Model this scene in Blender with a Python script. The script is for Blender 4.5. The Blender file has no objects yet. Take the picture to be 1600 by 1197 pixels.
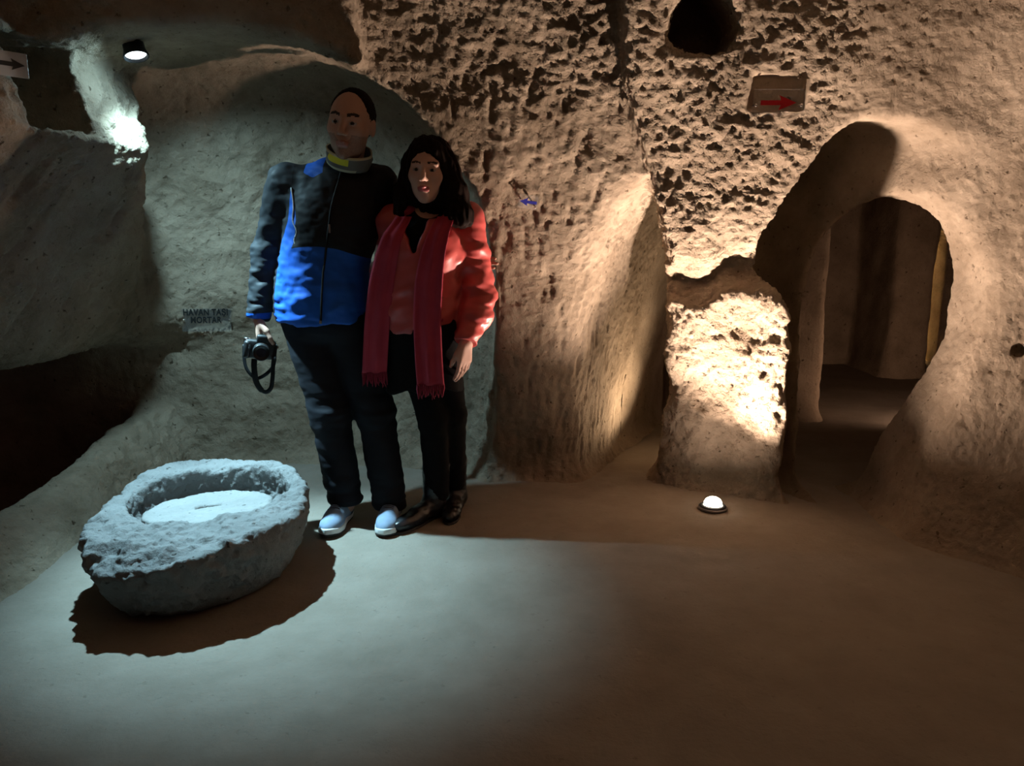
import bpy, bmesh, math, random, time
import numpy as np
from mathutils import Vector, Matrix

T0 = time.time()
SC = bpy.context.scene
COL = SC.collection
PI = math.pi
f32 = np.float32

# ------------------------------------------------------------------ camera, world, exposure
CAM_H, PITCH, FPX = 1.25, math.radians(11.0), 1200.0
cam_data = bpy.data.cameras.new('camera')
cam_data.sensor_width = 36.0
cam_data.lens = 36.0 * FPX / 1600.0
cam_data.clip_start = 0.02
cam = bpy.data.objects.new('camera', cam_data)
COL.objects.link(cam)
cam.location = (0, 0, CAM_H)
cam.rotation_euler = (PI / 2 - PITCH, 0, 0)
SC.camera = cam

world = bpy.data.worlds.new('dim_cave_air')
SC.world = world
world.use_nodes = True
bg = world.node_tree.nodes['Background']
bg.inputs[0].default_value = (1.0, 0.52, 0.38, 1)
bg.inputs[1].default_value = 0.018
SC.view_settings.view_transform = 'Standard'
SC.view_settings.look = 'None'
SC.view_settings.exposure = 0.0
SC.view_settings.gamma = 1.0
SC.view_settings.use_curve_mapping = False
SC.cycles.use_light_tree = False

COOL_POS = Vector((-1.435, 3.13, 1.885))
COOL_AIM = Vector((-0.92, 2.72, 0.0))
WARM_POS = Vector((0.928, 3.375, 0.085))
WARM_AIM = Vector((0.95, 2.40, 2.2))
HALL_POS = Vector((0.97, 4.30, 0.08))

def spot(name, loc, aim, energy, color, angle, blend, radius):
    d = bpy.data.lights.new(name, 'SPOT')
    d.energy = energy; d.color = color
    d.spot_size = math.radians(angle); d.spot_blend = blend
    d.shadow_soft_size = radius
    o = bpy.data.objects.new(name, d); COL.objects.link(o)
    o.location = loc
    o.rotation_euler = (Vector(aim) - Vector(loc)).to_track_quat('-Z', 'Y').to_euler()
    return o

COOL = (0.47, 0.83, 1.0); WARM = (1.0, 0.76, 0.62)
L_COOL = spot('cool_spot_light', COOL_POS, COOL_AIM, 410, COOL, 59, 0.9, 0.02)
L_ALCOVE_FILL = spot('cool_alcove_fill', COOL_POS, (-1.12, 3.9, 0.4), 88, COOL, 120, 1.0, 0.02)  # extra wide spot added at the lamp to brighten the alcove wall
L_NICHE_FILL = spot('cool_niche_fill', COOL_POS, COOL_POS + Vector((-.35, -.15, -.5)), 5, COOL, 176, 0.6, 0.02)  # weak extra spot added at the lamp to light the niche sill
L_WARM = spot('warm_floor_light', WARM_POS, WARM_AIM, 470, WARM, 138, 1.0, 0.025)
L_PILLAR_FILL = spot('warm_pillar_fill', WARM_POS, WARM_POS + Vector((0, .25, 1)), 7, WARM, 158, 1.0, 0.025)  # weak extra spot added at the floor lamp for the pillar base
L_HALL = spot('hall_floor_light', HALL_POS, HALL_POS + Vector((-0.42, -0.2, 0.9)), 40, (1, .74, .50), 140, 1.0, 0.03)
L_HALL_FILL = spot('hall_fill_light', (2.85, 4.7, .1), (2.5, 6.2, 1.1), 24, (1, .62, .42), 160, .8, .03)  # unseen fill without a fixture, added to brighten the hall beyond the doorway
L_CELL = spot('far_cell_light', (4.85, 8.3, .1), (4.3, 8.7, .7), 1300, (1, .80, .45), 150, .8, .03)

def px_dir(px, py):
    dx = (px - 800.0) / FPX; dy = (598.5 - py) / FPX
    c, s = math.cos(PITCH), math.sin(PITCH)
    return np.array((dx, c + dy * s, -s + dy * c))
CAMP = np.array((0, 0, CAM_H))

# ------------------------------------------------------------------ numpy helpers: noise, distance fields, surface nets
_rng = np.random.RandomState(7)
_G = _rng.randn(32 ** 3, 3).astype(f32); _G /= np.linalg.norm(_G, axis=1, keepdims=True)
_GX, _GY, _GZ = [np.ascontiguousarray(_G[:, c]) for c in range(3)]

def vnoise(x, y, z):
    """gradient noise, about -1..1"""
    xi = np.floor(x); yi = np.floor(y); zi = np.floor(z)
    fx = (x - xi).astype(f32); fy = (y - yi).astype(f32); fz = (z - zi).astype(f32)
    xi = xi.astype(np.int32) & 31; yi = yi.astype(np.int32) & 31; zi = zi.astype(np.int32) & 31
    u = fx * fx * fx * (fx * (fx * 6 - 15) + 10); v = fy * fy * fy * (fy * (fy * 6 - 15) + 10); w = fz * fz * fz * (fz * (fz * 6 - 15) + 10)
    out = 0
    for dx in (0, 1):
        a = ((xi + dx) & 31) * 1024; wx = u if dx else 1 - u
        for dy in (0, 1):
            b = a + ((yi + dy) & 31) * 32; wy = wx * (v if dy else 1 - v)
            for dz in (0, 1):
                k = b + ((zi + dz) & 31)
                out = out + wy * (w if dz else 1 - w) * (_GX[k] * (fx - dx) + _GY[k] * (fy - dy) + _GZ[k] * (fz - dz))
    return out * 1.75

def fbm(P, freq, octaves=3, gain=0.5, sc=(1, 1, 1), off=0.0):
    a = 1.0; s = np.zeros(len(P), f32); iso = tuple(sc) == (1, 1, 1)
    for i in range(octaves):
        ca, sa = math.cos(.65 + 1.1 * i), math.sin(.65 + 1.1 * i)
        x = P[:, 0] * ca - P[:, 1] * sa; y = P[:, 0] * sa + P[:, 1] * ca; z = P[:, 2]
        if iso: x, z = x * .81 - z * .586, x * .586 + z * .81
        s += a * vnoise(x * freq * sc[0] + off + 11.3 * i, y * freq * sc[1] + 3.7 * i - off, z * freq * sc[2] + 7.1 * i + off * .5)
        a *= gain; freq *= 2.03
    return s

def smin(a, b, k):
    h = np.clip(0.5 + 0.5 * (b - a) / k, 0, 1)
    return b + (a - b) * h - k * h * (1 - h)
def smax(a, b, k):
    return -smin(-a, -b, k)
def sstep(e0, e1, x):
    t = np.clip((x - e0) / (e1 - e0), 0, 1)
    return t * t * (3 - 2 * t)
def boxd(x, y, z, c, r):
    """signed distance to a box, negative inside"""
    qx = np.abs(x - c[0]) - r[0]; qy = np.abs(y - c[1]) - r[1]; qz = np.abs(z - c[2]) - r[2]
    o = np.sqrt(np.maximum(qx, 0) ** 2 + np.maximum(qy, 0) ** 2 + np.maximum(qz, 0) ** 2)
    return o + np.minimum(np.maximum(qx, np.maximum(qy, qz)), 0)
def cone(x, y, z, a, b, ra, rb):
    """tapered capsule"""
    bx, by, bz = b[0] - a[0], b[1] - a[1], b[2] - a[2]
    L = bx * bx + by * by + bz * bz + 1e-12
    px = x - a[0]; py = y - a[1]; pz = z - a[2]
    h = np.clip((px * bx + py * by + pz * bz) / L, 0, 1)
    return np.sqrt((px - bx * h) ** 2 + (py - by * h) ** 2 + (pz - bz * h) ** 2) - (ra + (rb - ra) * h)
def ell(x, y, z, c, r):
    px = (x - c[0]) / r[0]; py = (y - c[1]) / r[1]; pz = (z - c[2]) / r[2]
    k0 = np.sqrt(px * px + py * py + pz * pz)
    k1 = np.sqrt((px / r[0]) ** 2 + (py / r[1]) ** 2 + (pz / r[2]) ** 2) + 1e-9
    return np.where(k0 < 1e-4, -min(r), k0 * (k0 - 1.0) / k1)

def sdf_mesh(f, lo, hi, h, B=8):
    """surface nets over a block-sparse grid; f<0 is solid. Returns verts, quads (normals point to f>0)."""
    lo = np.array(lo, float); hi = np.array(hi, float)
    nb = np.maximum(1, np.ceil((hi - lo) / (h * B)).astype(int))
    ci = np.stack(np.meshgrid(*[np.arange(n) for n in nb], indexing='ij'), -1).reshape(-1, 3)
    cc = lo + (ci + 0.5) * B * h
    cv = f(cc[:, 0].astype(f32), cc[:, 1].astype(f32), cc[:, 2].astype(f32))
    V = np.repeat(np.repeat(np.repeat(cv.reshape(nb).astype(f32), B, 0), B, 1), B, 2)
    act = ci[np.abs(cv) < h * B * 1.25]
    off = np.stack(np.meshgrid(np.arange(B), np.arange(B), np.arange(B), indexing='ij'), -1).reshape(-1, 3)
    for s in range(0, len(act), 1500):
        ix = (act[s:s + 1500, None, :] * B + off[None]).reshape(-1, 3)
        p = (lo + ix * h).astype(f32)
        V[ix[:, 0], ix[:, 1], ix[:, 2]] = f(p[:, 0], p[:, 1], p[:, 2])
    S = V < 0
    nx, ny, nz = S.shape
    cnt = np.zeros((nx - 1, ny - 1, nz - 1), np.uint8)
    for dx in (0, 1):
        for dy in (0, 1):
            for dz in (0, 1):
                cnt += S[dx:nx - 1 + dx, dy:ny - 1 + dy, dz:nz - 1 + dz]
    cells = np.argwhere((cnt > 0) & (cnt < 8))
    del cnt
    M = len(cells)
    vid = np.full((nx - 1, ny - 1, nz - 1), -1, np.int32)
    vid[cells[:, 0], cells[:, 1], cells[:, 2]] = np.arange(M)
    acc = np.zeros((M, 3)); num = np.zeros(M)
    cor = [(0,0,0),(1,0,0),(0,1,0),(1,1,0),(0,0,1),(1,0,1),(0,1,1),(1,1,1)]
    val = [V[cells[:, 0] + c[0], cells[:, 1] + c[1], cells[:, 2] + c[2]].astype(float) for c in cor]
    for a, b in ((0,1),(2,3),(4,5),(6,7),(0,2),(1,3),(4,6),(5,7),(0,4),(1,5),(2,6),(3,7)):
        va, vb = val[a], val[b]
        m = (va < 0) != (vb < 0)
        t = np.where(m, va / np.where(m, va - vb, 1), 0)
        ca = np.array(cor[a]); cb = np.array(cor[b])
        acc += m[:, None] * (ca + t[:, None] * (cb - ca)); num += m
    verts = lo + (cells + acc / num[:, None]) * h
    quads = []
    for ax in range(3):
        sl0 = [slice(None)] * 3; sl1 = [slice(None)] * 3
        sl0[ax] = slice(0, -1); sl1[ax] = slice(1, None)
        A = S[tuple(sl0)]; Bm = S[tuple(sl1)]
        e = np.argwhere(A != Bm)
        u, v = (ax + 1) % 3, (ax + 2) % 3
        ok = (e[:, u] > 0) & (e[:, v] > 0) & (e[:, u] < S.shape[u] - 1) & (e[:, v] < S.shape[v] - 1)
        e = e[ok]
        ins = A[e[:, 0], e[:, 1], e[:, 2]]
        def cell(du, dv):
            q = e.copy(); q[:, u] += du; q[:, v] += dv
            return vid[q[:, 0], q[:, 1], q[:, 2]]
        q = np.stack([cell(-1, -1), cell(0, -1), cell(0, 0), cell(-1, 0)], 1)
        q[~ins] = q[~ins][:, ::-1]
        quads.append(q)
    quads = np.concatenate(quads)
    quads = quads[(quads >= 0).all(1)]
    return verts, quads

def vnormals(V, Q):
    n = np.cross(V[Q[:, 2]] - V[Q[:, 0]], V[Q[:, 3]] - V[Q[:, 1]])
    N = np.zeros((len(V), 3))
    for c in range(3):
        for k in range(4):
            N[:, c] += np.bincount(Q[:, k], weights=n[:, c], minlength=len(V))
    return N / (np.linalg.norm(N, axis=1, keepdims=True) + 1e-12)

def compact(V, Q, *extra):
    used = np.zeros(len(V), bool); used[Q.ravel()] = True
    idx = np.cumsum(used) - 1
    return (V[used], idx[Q]) + tuple(e[used] for e in extra)

# ------------------------------------------------------------------ object helpers
def new_mesh(name, V, F, smooth=True, mats=(), mat_idx=None, normals=None):
    me = bpy.data.meshes.new(name)
    F = np.asarray(F)
    if F.ndim == 2:
        k = F.shape[1]
        me.vertices.add(len(V)); me.vertices.foreach_set('co', np.asarray(V, f32).ravel())
        me.loops.add(F.size); me.loops.foreach_set('vertex_index', F.astype(np.int32).ravel())
        me.polygons.add(len(F)); me.polygons.foreach_set('loop_start', np.arange(0, F.size, k, dtype=np.int32))
        me.polygons.foreach_set('loop_total', np.full(len(F), k, np.int32))
        me.update(calc_edges=True)
    for m in mats: me.materials.append(m)
    if mat_idx is not None: me.polygons.foreach_set('material_index', np.asarray(mat_idx, np.int32))
    me.polygons.foreach_set('use_smooth', np.full(len(me.polygons), bool(smooth)))
    me.validate()
    if normals is not None:
        me.normals_split_custom_set_from_vertices(np.asarray(normals, f32))
    me.update()
    return me
def link(name, data, parent=None):
    o = bpy.data.objects.new(name, data); COL.objects.link(o)
    if parent is not None: o.parent = parent
    return o
def tag(o, label=None, cat=None, group=None, kind=None):
    if label: o['label'] = label
    if cat: o['category'] = cat
    if group: o['group'] = group
    if kind: o['kind'] = kind
    return o
def thing(name, label, cat, loc, rot=None):
    o = bpy.data.objects.new(name, None); COL.objects.link(o)
    o.empty_display_size = 0.1
    o.location = loc
    if rot is not None: o.rotation_euler = rot
    return tag(o, label, cat)
def bm_obj(name, bm, mat, parent=None, smooth=False):
    me = bpy.data.meshes.new(name)
    bmesh.ops.recalc_face_normals(bm, faces=bm.faces)
    bm.to_mesh(me); bm.free()
    for p in me.polygons: p.use_smooth = smooth
    for m in (mat if isinstance(mat, (list, tuple)) else [mat]): me.materials.append(m)
    return link(name, me, parent)
def bm_box(bm, c, s, bevel=0.0, seg=2, rot=None):
    r = bmesh.ops.create_cube(bm, size=1.0)
    vs = r['verts']
    bmesh.ops.scale(bm, vec=s, verts=vs)
    if bevel > 0:
        es = list({e for v in vs for e in v.link_edges})
        rb = bmesh.ops.bevel(bm, geom=es, offset=bevel, segments=seg, profile=0.5, affect='EDGES')
        vs = list({v for f_ in rb['faces'] for v in f_.verts} | {v for v in vs if v.is_valid})
    if rot is not None: bmesh.ops.rotate(bm, cent=(0, 0, 0), matrix=rot, verts=vs)
    bmesh.ops.translate(bm, vec=c, verts=vs)
    return vs
def bm_lathe(bm, prof, seg=32, M=None):
    """profile of (r, z) spun about z"""
    rings = []
    for r, z in prof:
        if r < 1e-6:
            rings.append([bm.verts.new((0, 0, z))])
        else:
            rings.append([bm.verts.new((r * math.cos(2 * PI * i / seg), r * math.sin(2 * PI * i / seg), z)) for i in range(seg)])
    for a, b in zip(rings, rings[1:]):
        for i in range(seg):
            j = (i + 1) % seg
            if len(a) == 1 and len(b) == 1: continue
            if len(a) == 1: bm.faces.new((a[0], b[j], b[i]))
            elif len(b) == 1: bm.faces.new((a[i], a[j], b[0]))
            else: bm.faces.new((a[i], a[j], b[j], b[i]))
    vs = [v for r in rings for v in r]
    if M is not None: bmesh.ops.transform(bm, matrix=M, verts=vs)
    return vs

# ------------------------------------------------------------------ materials
def pmat(name, col, rough=0.8, metal=0.0, **kw):
    m = bpy.data.materials.new(name); m.use_nodes = True
    b = m.node_tree.nodes['Principled BSDF']
    b.inputs['Base Color'].default_value = (*col, 1)
    b.inputs['Roughness'].default_value = rough
    b.inputs['Metallic'].default_value = metal
    for k, v in kw.items(): b.inputs[k.replace('_', ' ')].default_value = v
    return m
def mottled(name, c1, c2, scale=8.0, rough=0.8, bump=0.0, bscale=60.0, bdist=0.003, detail=4, **kw):
    m = pmat(name, c1, rough, **kw)
    nt = m.node_tree; b = nt.nodes['Principled BSDF']
    tc = nt.nodes.new('ShaderNodeTexCoord')
    n = nt.nodes.new('ShaderNodeTexNoise'); n.inputs['Scale'].default_value = scale; n.inputs['Detail'].default_value = detail
    r = nt.nodes.new('ShaderNodeValToRGB')
    r.color_ramp.elements[0].position = 0.3; r.color_ramp.elements[0].color = (*c1, 1)
    r.color_ramp.elements[1].position = 0.7; r.color_ramp.elements[1].color = (*c2, 1)
    nt.links.new(tc.outputs['Object'], n.inputs['Vector'])
    nt.links.new(n.outputs['Fac'], r.inputs['Fac']); nt.links.new(r.outputs['Color'], b.inputs['Base Color'])
    if bump > 0:
        n2 = nt.nodes.new('ShaderNodeTexNoise'); n2.inputs['Scale'].default_value = bscale; n2.inputs['Detail'].default_value = 5
        bp = nt.nodes.new('ShaderNodeBump'); bp.inputs['Strength'].default_value = bump; bp.inputs['Distance'].default_value = bdist
        nt.links.new(tc.outputs['Object'], n2.inputs['Vector'])
        nt.links.new(n2.outputs['Fac'], bp.inputs['Height']); nt.links.new(bp.outputs['Normal'], b.inputs['Normal'])
    return m
def emit(name, col, strength):
    m = bpy.data.materials.new(name); m.use_nodes = True
    nt = m.node_tree; nt.nodes.clear()
    e = nt.nodes.new('ShaderNodeEmission'); o = nt.nodes.new('ShaderNodeOutputMaterial')
    e.inputs[0].default_value = (*col, 1); e.inputs[1].default_value = strength
    nt.links.new(e.outputs[0], o.inputs[0])
    return m

def tuff_material(name, c_dark, c_light, c_pit, use_attr=True, grain=1.0):
    """volcanic tuff: blotchy colour, small dark pits, grainy bump scaled by the 'rough' attribute"""
    m = pmat(name, c_light, 0.95)
    nt = m.node_tree; N = nt.nodes; Lk = nt.links.new
    b = N['Principled BSDF']
    b.inputs['Specular IOR Level'].default_value = 0.12
    tc = N.new('ShaderNodeTexCoord')
    n1 = N.new('ShaderNodeTexNoise'); n1.inputs['Scale'].default_value = 3.4; n1.inputs['Detail'].default_value = 8; n1.inputs['Roughness'].default_value = .68
    r1 = N.new('ShaderNodeValToRGB')
    r1.color_ramp.elements[0].position = .32; r1.color_ramp.elements[0].color = (*c_dark, 1)
    r1.color_ramp.elements[1].position = .66; r1.color_ramp.elements[1].color = (*c_light, 1)
    n2 = N.new('ShaderNodeTexNoise'); n2.inputs['Scale'].default_value = 38; n2.inputs['Detail'].default_value = 3
    r2 = N.new('ShaderNodeValToRGB')
    r2.color_ramp.elements[0].position = .25; r2.color_ramp.elements[0].color = (0, 0, 0, 1)
    r2.color_ramp.elements[1].position = .35; r2.color_ramp.elements[1].color = (1, 1, 1, 1)
    mix = N.new('ShaderNodeMix'); mix.data_type = 'RGBA'
    Lk(tc.outputs['Object'], n1.inputs['Vector']); Lk(n1.outputs['Fac'], r1.inputs['Fac'])
    Lk(tc.outputs['Object'], n2.inputs['Vector']); Lk(n2.outputs['Fac'], r2.inputs['Fac'])
    Lk(r2.outputs['Color'], mix.inputs[0])
    mix.inputs[6].default_value = (*c_pit, 1)
    Lk(r1.outputs['Color'], mix.inputs[7]); Lk(mix.outputs[2], b.inputs['Base Color'])
    n3 = N.new('ShaderNodeTexNoise'); n3.inputs['Scale'].default_value = 58; n3.inputs['Detail'].default_value = 6; n3.inputs['Roughness'].default_value = .65
    Lk(tc.outputs['Object'], n3.inputs['Vector'])
    add = N.new('ShaderNodeMath'); add.operation = 'MULTIPLY_ADD'
    Lk(r2.outputs['Color'], add.inputs[0]); add.inputs[1].default_value = .45; Lk(n3.outputs['Fac'], add.inputs[2])
    bp = N.new('ShaderNodeBump'); bp.inputs['Distance'].default_value = 0.013 * grain
    Lk(add.outputs[0], bp.inputs['Height'])
    if use_attr:
        at = N.new('ShaderNodeAttribute'); at.attribute_name = 'rough'
        Lk(at.outputs['Fac'], bp.inputs['Strength'])
    else:
        bp.inputs['Strength'].default_value = .6
    Lk(bp.outputs['Normal'], b.inputs['Normal'])
    return m

M_TUFF = tuff_material('carved_tuff', (.20, .152, .105), (.36, .287, .21), (.10, .07, .045))
M_FLOOR = tuff_material('trodden_tuff_floor', (.24, .205, .165), (.30, .26, .215), (.24, .205, .165), grain=.6)
# ------------------------------------------------------------------ the cave: one carved-rock field, polygonised and split into walls
U = np.array((.583, -.813)); NRM = np.array((-.813, -.583)); P0 = np.array((1.42, 3.72))

def cave_base(x, y, z):
    """positive in air, negative in rock"""
    wob = .018 * np.sin(3.1 * x + 1.7 * z + .6) * np.sin(2.6 * z - 1.9 * x + 1.2) + .012 * np.sin(6.3 * x + 2.2 * y) * np.sin(5.4 * z + 1.1)
    # upper face of the back wall, pillar below it
    zw = z + .030 * np.sin(9 * x + 1.3) + .018 * np.sin(23 * x + .4)
    pil = sstep(1.17, 1.05, zw) * sstep(.45, .6, x)
    pz = .55 * np.clip(x - .96, -.3, .3) ** 2 + np.interp(zw, (0, .25, .55, .78, .95, 1.04), (.24, .235, .205, .155, .09, .16)).astype(f32)
    Yp = 3.43 - (.25 + .19 * sstep(-.6, .1, x)) * np.clip(z - 1.1, 0, 1.4) - .22 * np.maximum(0, -.2 - x) + pil * (pz - .42 * np.clip(x - .95, -.3, .32) - .12 * sstep(1.04, 1.22, x))
    room = (Yp - y + wob) * .93
    # right wall, oblique, with its doorway
    dx = x - P0[0]; dy = y - P0[1]
    s = dx * U[0] + dy * U[1]
    fl = .2 * np.clip(1 - z / .95, 0, 1) ** 1.25 * np.clip(.4 + .86 * s, .3, 1.05)
    FD = dx * NRM[0] + dy * NRM[1] - fl + .7 * wob - .10 * sstep(1.5, 2.4, z)
    FD = smin(FD, 2.75 - x, .5)
    room = smin(room, FD, .22)
    F = smin(room, 2.46 - z, .3)
    # arched alcove on the left
    hw = .92
    zz = np.maximum(z - 1.0, 0)
    qa = np.abs(x + 1.0) / hw
    ex = np.where(x < -1.0, 3.4, 2.0)
    arch = (1 - (qa ** ex + zz ** ex) ** (1 / ex)) * .85
    Yb = 4.16 - .22 * ((x + 1.0) / .8) ** 2 - .32 * np.clip((z - 1.0), 0, 1.2) ** 2 - .10 * (z < 2) * np.clip(.35 - z, 0, .35)
    alc = smin(arch, (Yb - y + wob) * .9, .22)
    F = smax(F, alc, .035)
    # tall shallow recess between alcove and pillar, and the tunnel curving away behind the pillar
    xr = np.interp(z, (0, .5, 1.12, 1.4, 1.7, 2.0), (.62, .69, .675, .60, .50, .42)).astype(f32)
    YL = 3.80 - .265 * z + .6 * wob
    xr = xr + .3 * np.clip(y - 3.45, 0, .6)
    vl = smin(smin(x + .6, xr - x, .03), (YL - y) * .95, .04)
    al = (x - .75) * .447 + (y - 3.5) * .894
    dp = (x - .75) * .894 - (y - 3.5) * .447
    r = .5 * np.sqrt(np.maximum(0, 1 - (np.maximum(z, 0) / 1.5) ** 2.4))
    tun = smin(smin((r - np.abs(dp)) * .75, al + .15, .05), 2.3 - al, .2)
    tun = smin(smin(tun, np.maximum(xr - x, y - 3.95), .05), 1.14 - x, .06)
    F = smax(F, smax(vl, tun, .13), .03)
    # recess before the right doorway
    xp = np.interp(z, (0, .4, .9, 1.1, 1.25, 1.4, 1.6, 1.75), (1.27, 1.28, 1.22, 1.10, 1.08, 1.14, 1.25, 1.36)).astype(f32)
    vd = smin(smin(FD, x - xp, .04), (1.70 - z) - .3 * np.clip(x - 1.55, 0, 1), .10)
    F = smax(F, vd, .03)
    # doorway
    xl = 1.42 - .02 * np.clip(1 - z / .6, 0, 1)
    xd = np.interp(z, (0, .25, .55, .85, 1.1), (1.675, 1.72, 1.81, 1.895, 1.915)).astype(f32)
    cx = (xl + xd) / 2; hwd = (xd - xl) / 2
    door = (1 - np.sqrt(((x - cx) / hwd) ** 2 + (np.maximum(z - .95, 0) / .47) ** 2)) * hwd * .95
    door = smin(smin(door, y - 2.6, .02), 4.6 - y, .02)
    F = smax(F, door, .03)
    # hall beyond the doorway, with a pier and a farther opening
    YD = 3.72 - 1.394 * (x - 1.42) + .26
    hall = smin(smin((y - YD) * .58, y - 3.36, .05), smin(x - (1.30 - .2 * np.clip(y - 4, 0, 2)), 4.75 - x, .1), .06)
    hall = smin(smin(hall, 7.45 - y, .15), 1.95 - z + .05 * np.sin(3 * x), .3)
    pier = boxd(x, y, z, (1.55, 5.65, 1.0), (.50, .48, 2.0)) - .05 + wob
    pier2 = boxd(x, y, z, (3.50, 7.3, 1.0), (.12, .55, 2.0)) - .06 + wob
    hall = smin(smin(hall, pier, .04), pier2, .04)
    slit = smin(smin(.11 - np.abs(x - 4.07), 1.3 - z, .1), smin(y - 7.2, 8.4 - y, .03), .05)
    cell = smin(smin(.8 - np.abs(x - 4.4), 1.6 - z, .2), .45 - np.abs(y - 8.45), .1)
    hall = smax(smax(hall, slit, .03), cell, .05)
    F = smax(F, hall, .03)
    # overhanging rock on the left with the square niche
    rec = np.interp(z, (.5, .7, 1.35, 1.6, 1.9, 2.4), (.46, .42, .15, 0, .09, .2)).astype(f32)
    Xl = -1.55 - .12 * (3.3 - y) - rec
    left = smax((x - Xl) * .9 + wob, y - 3.40 - 1.2 * rec, .06)
    tr = -smax(boxd(x, y, z, (-2.6, 2.2, .15), (1.1, 1.78, .45)) - .12, (z - .68) , .05)
    F = smin(F, left, .05)
    F = smax(F, tr, .26)
    ni = .02 - boxd(x, y, z, (-1.82, 2.875, 1.765), (.38, .15, .135))
    F = smax(F, ni, .02)
    # ledge along the left and the floor fillet
    H = .22 + .10 * (y - 2.85)
    hc = H * sstep(-1.70, -1.95, x) - (H + .3) * sstep(-2.0, -2.3, x) - .045 + .02 * np.sin(5 * y + 1) * sstep(-1.6, -1.8, x)
    F = smin(F, (z - hc) * .8, .15)
    # round putlog hole high on the wall, small hole by the right edge
    qx = x - .71; qz = z - 2.035
    ho = .125 - np.sqrt(qx * qx + qz * qz) * (1 + .08 * np.sin(3 * np.arctan2(qz, qx)))
    F = smax(F, smin(ho, 3.42 - y, .06), .03)
    F = smax(F, .032 - np.sqrt((x - 1.985) ** 2 + (y - 2.965) ** 2 + (z - .80) ** 2), .02)
    return F

def ray_hit(px, py, f=None, tmin=1.2, tmax=9.0):
    f = f or cave_base
    d = px_dir(px, py)
    t = np.arange(tmin, tmax, .004)
    P = CAMP + t[:, None] * d
    v = f(P[:, 0], P[:, 1], P[:, 2])
    i = int(np.argmax(v < 0))
    p = P[i]
    e = .06
    g = np.array([float(f(np.array([p[0] + a]), np.array([p[1] + b]), np.array([p[2] + c]))[0] - f(np.array([p[0] - a]), np.array([p[1] - b]), np.array([p[2] - c]))[0])
                  for a, b, c in ((e, 0, 0), (0, e, 0), (0, 0, e))])
    return p, g / np.linalg.norm(g)

def sign_frame(px, py, nudge=0.0, normal=None):
    p, n = ray_hit(px, py)
    if normal is not None: n = np.array(normal, float); n /= np.linalg.norm(n)
    X = np.cross((0, 0, 1), n); X /= np.linalg.norm(X)
    Yv = np.cross(n, X)
    M = Matrix(((X[0], Yv[0], n[0], p[0] + n[0] * nudge), (X[1], Yv[1], n[1], p[1] + n[1] * nudge), (X[2], Yv[2], n[2], p[2] + n[2] * nudge), (0, 0, 0, 1)))
    return M
SG_MORTAR = sign_frame(323, 498)
SG_RED = sign_frame(1217, 150, normal=(0, -1, -.12))
SG_BLUE = sign_frame(825, 314)
SG_LEFT = sign_frame(4, 100, normal=(.8, -.6, 0))
POCKETS = [(np.array(SG_MORTAR), (.005, -.02, -.01), (.118, .062, .024)), (np.array(SG_RED), (0, .012, -.015), (.105, .062, .034))]

def cave(x, y, z):
    F = cave_base(x, y, z)
    for M, c, r in POCKETS:
        R = M[:3, :3]; q = (x - M[0, 3], y - M[1, 3], z - M[2, 3])
        lx = q[0] * R[0, 0] + q[1] * R[1, 0] + q[2] * R[2, 0]
        ly = q[0] * R[0, 1] + q[1] * R[1, 1] + q[2] * R[2, 1]
        lz = q[0] * R[0, 2] + q[1] * R[1, 2] + q[2] * R[2, 2]
        F = np.maximum(F, -boxd(lx, ly, lz, c, r))
    return F

def pocket_mask(P):
    m = np.ones(len(P))
    for M, c, r in POCKETS:
        q = P - M[:3, 3]
        l = q @ M[:3, :3]
        d = boxd(l[:, 0], l[:, 1], l[:, 2], c, r)
        m *= sstep(-.01, .03, d)
    return m

def left_mask(P):
    x, y, z = P[:, 0], P[:, 1], P[:, 2]
    rec = np.interp(z, (.5, .7, 1.35, 1.6, 1.9, 2.4), (.46, .42, .15, 0, .09, .2))
    return ((x < -1.40) & (y < 3.43 + 1.2 * rec) & (z > .5) & (z < 2.2)) * sstep(.5, .7, z)

def roughness(P):
    """how coarse the pick work is at each place: 0 smooth .. 1 crumbly"""
    x, y, z = P[:, 0], P[:, 1], P[:, 2]
    xr = np.interp(z, (0, .5, 1.12, 1.4, 1.7, 2.0), (.62, .69, .675, .60, .50, .42))
    xp = np.interp(z, (0, .9, 1.25, 1.6, 2.4), (1.27, 1.22, 1.10, 1.27, 1.33))
    r = np.full(len(P), .42)
    mid = sstep(-.04, .03, x - xr) * sstep(.05, -.05, x - xp) * (y < 3.85)
    r = np.maximum(r, mid)
    up = sstep(1.62, 1.85, z) * sstep(-1.3, -.6, x) * sstep(1.45, 1.2, x)
    r = np.maximum(r, up)
    r = np.maximum(r, .75 * left_mask(P))
    r = np.where((x < -.1) & (y > 3.42) & (z < 2.0), .48, r)
    r = np.maximum(r, .75 * sstep(1.93, 2.1, x) * (y < 3.1) * sstep(1.25, 1.0, z))
    r = np.where((x > -.1) & (x < xr) & (z < 1.7), .45, r)
    return r

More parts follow.
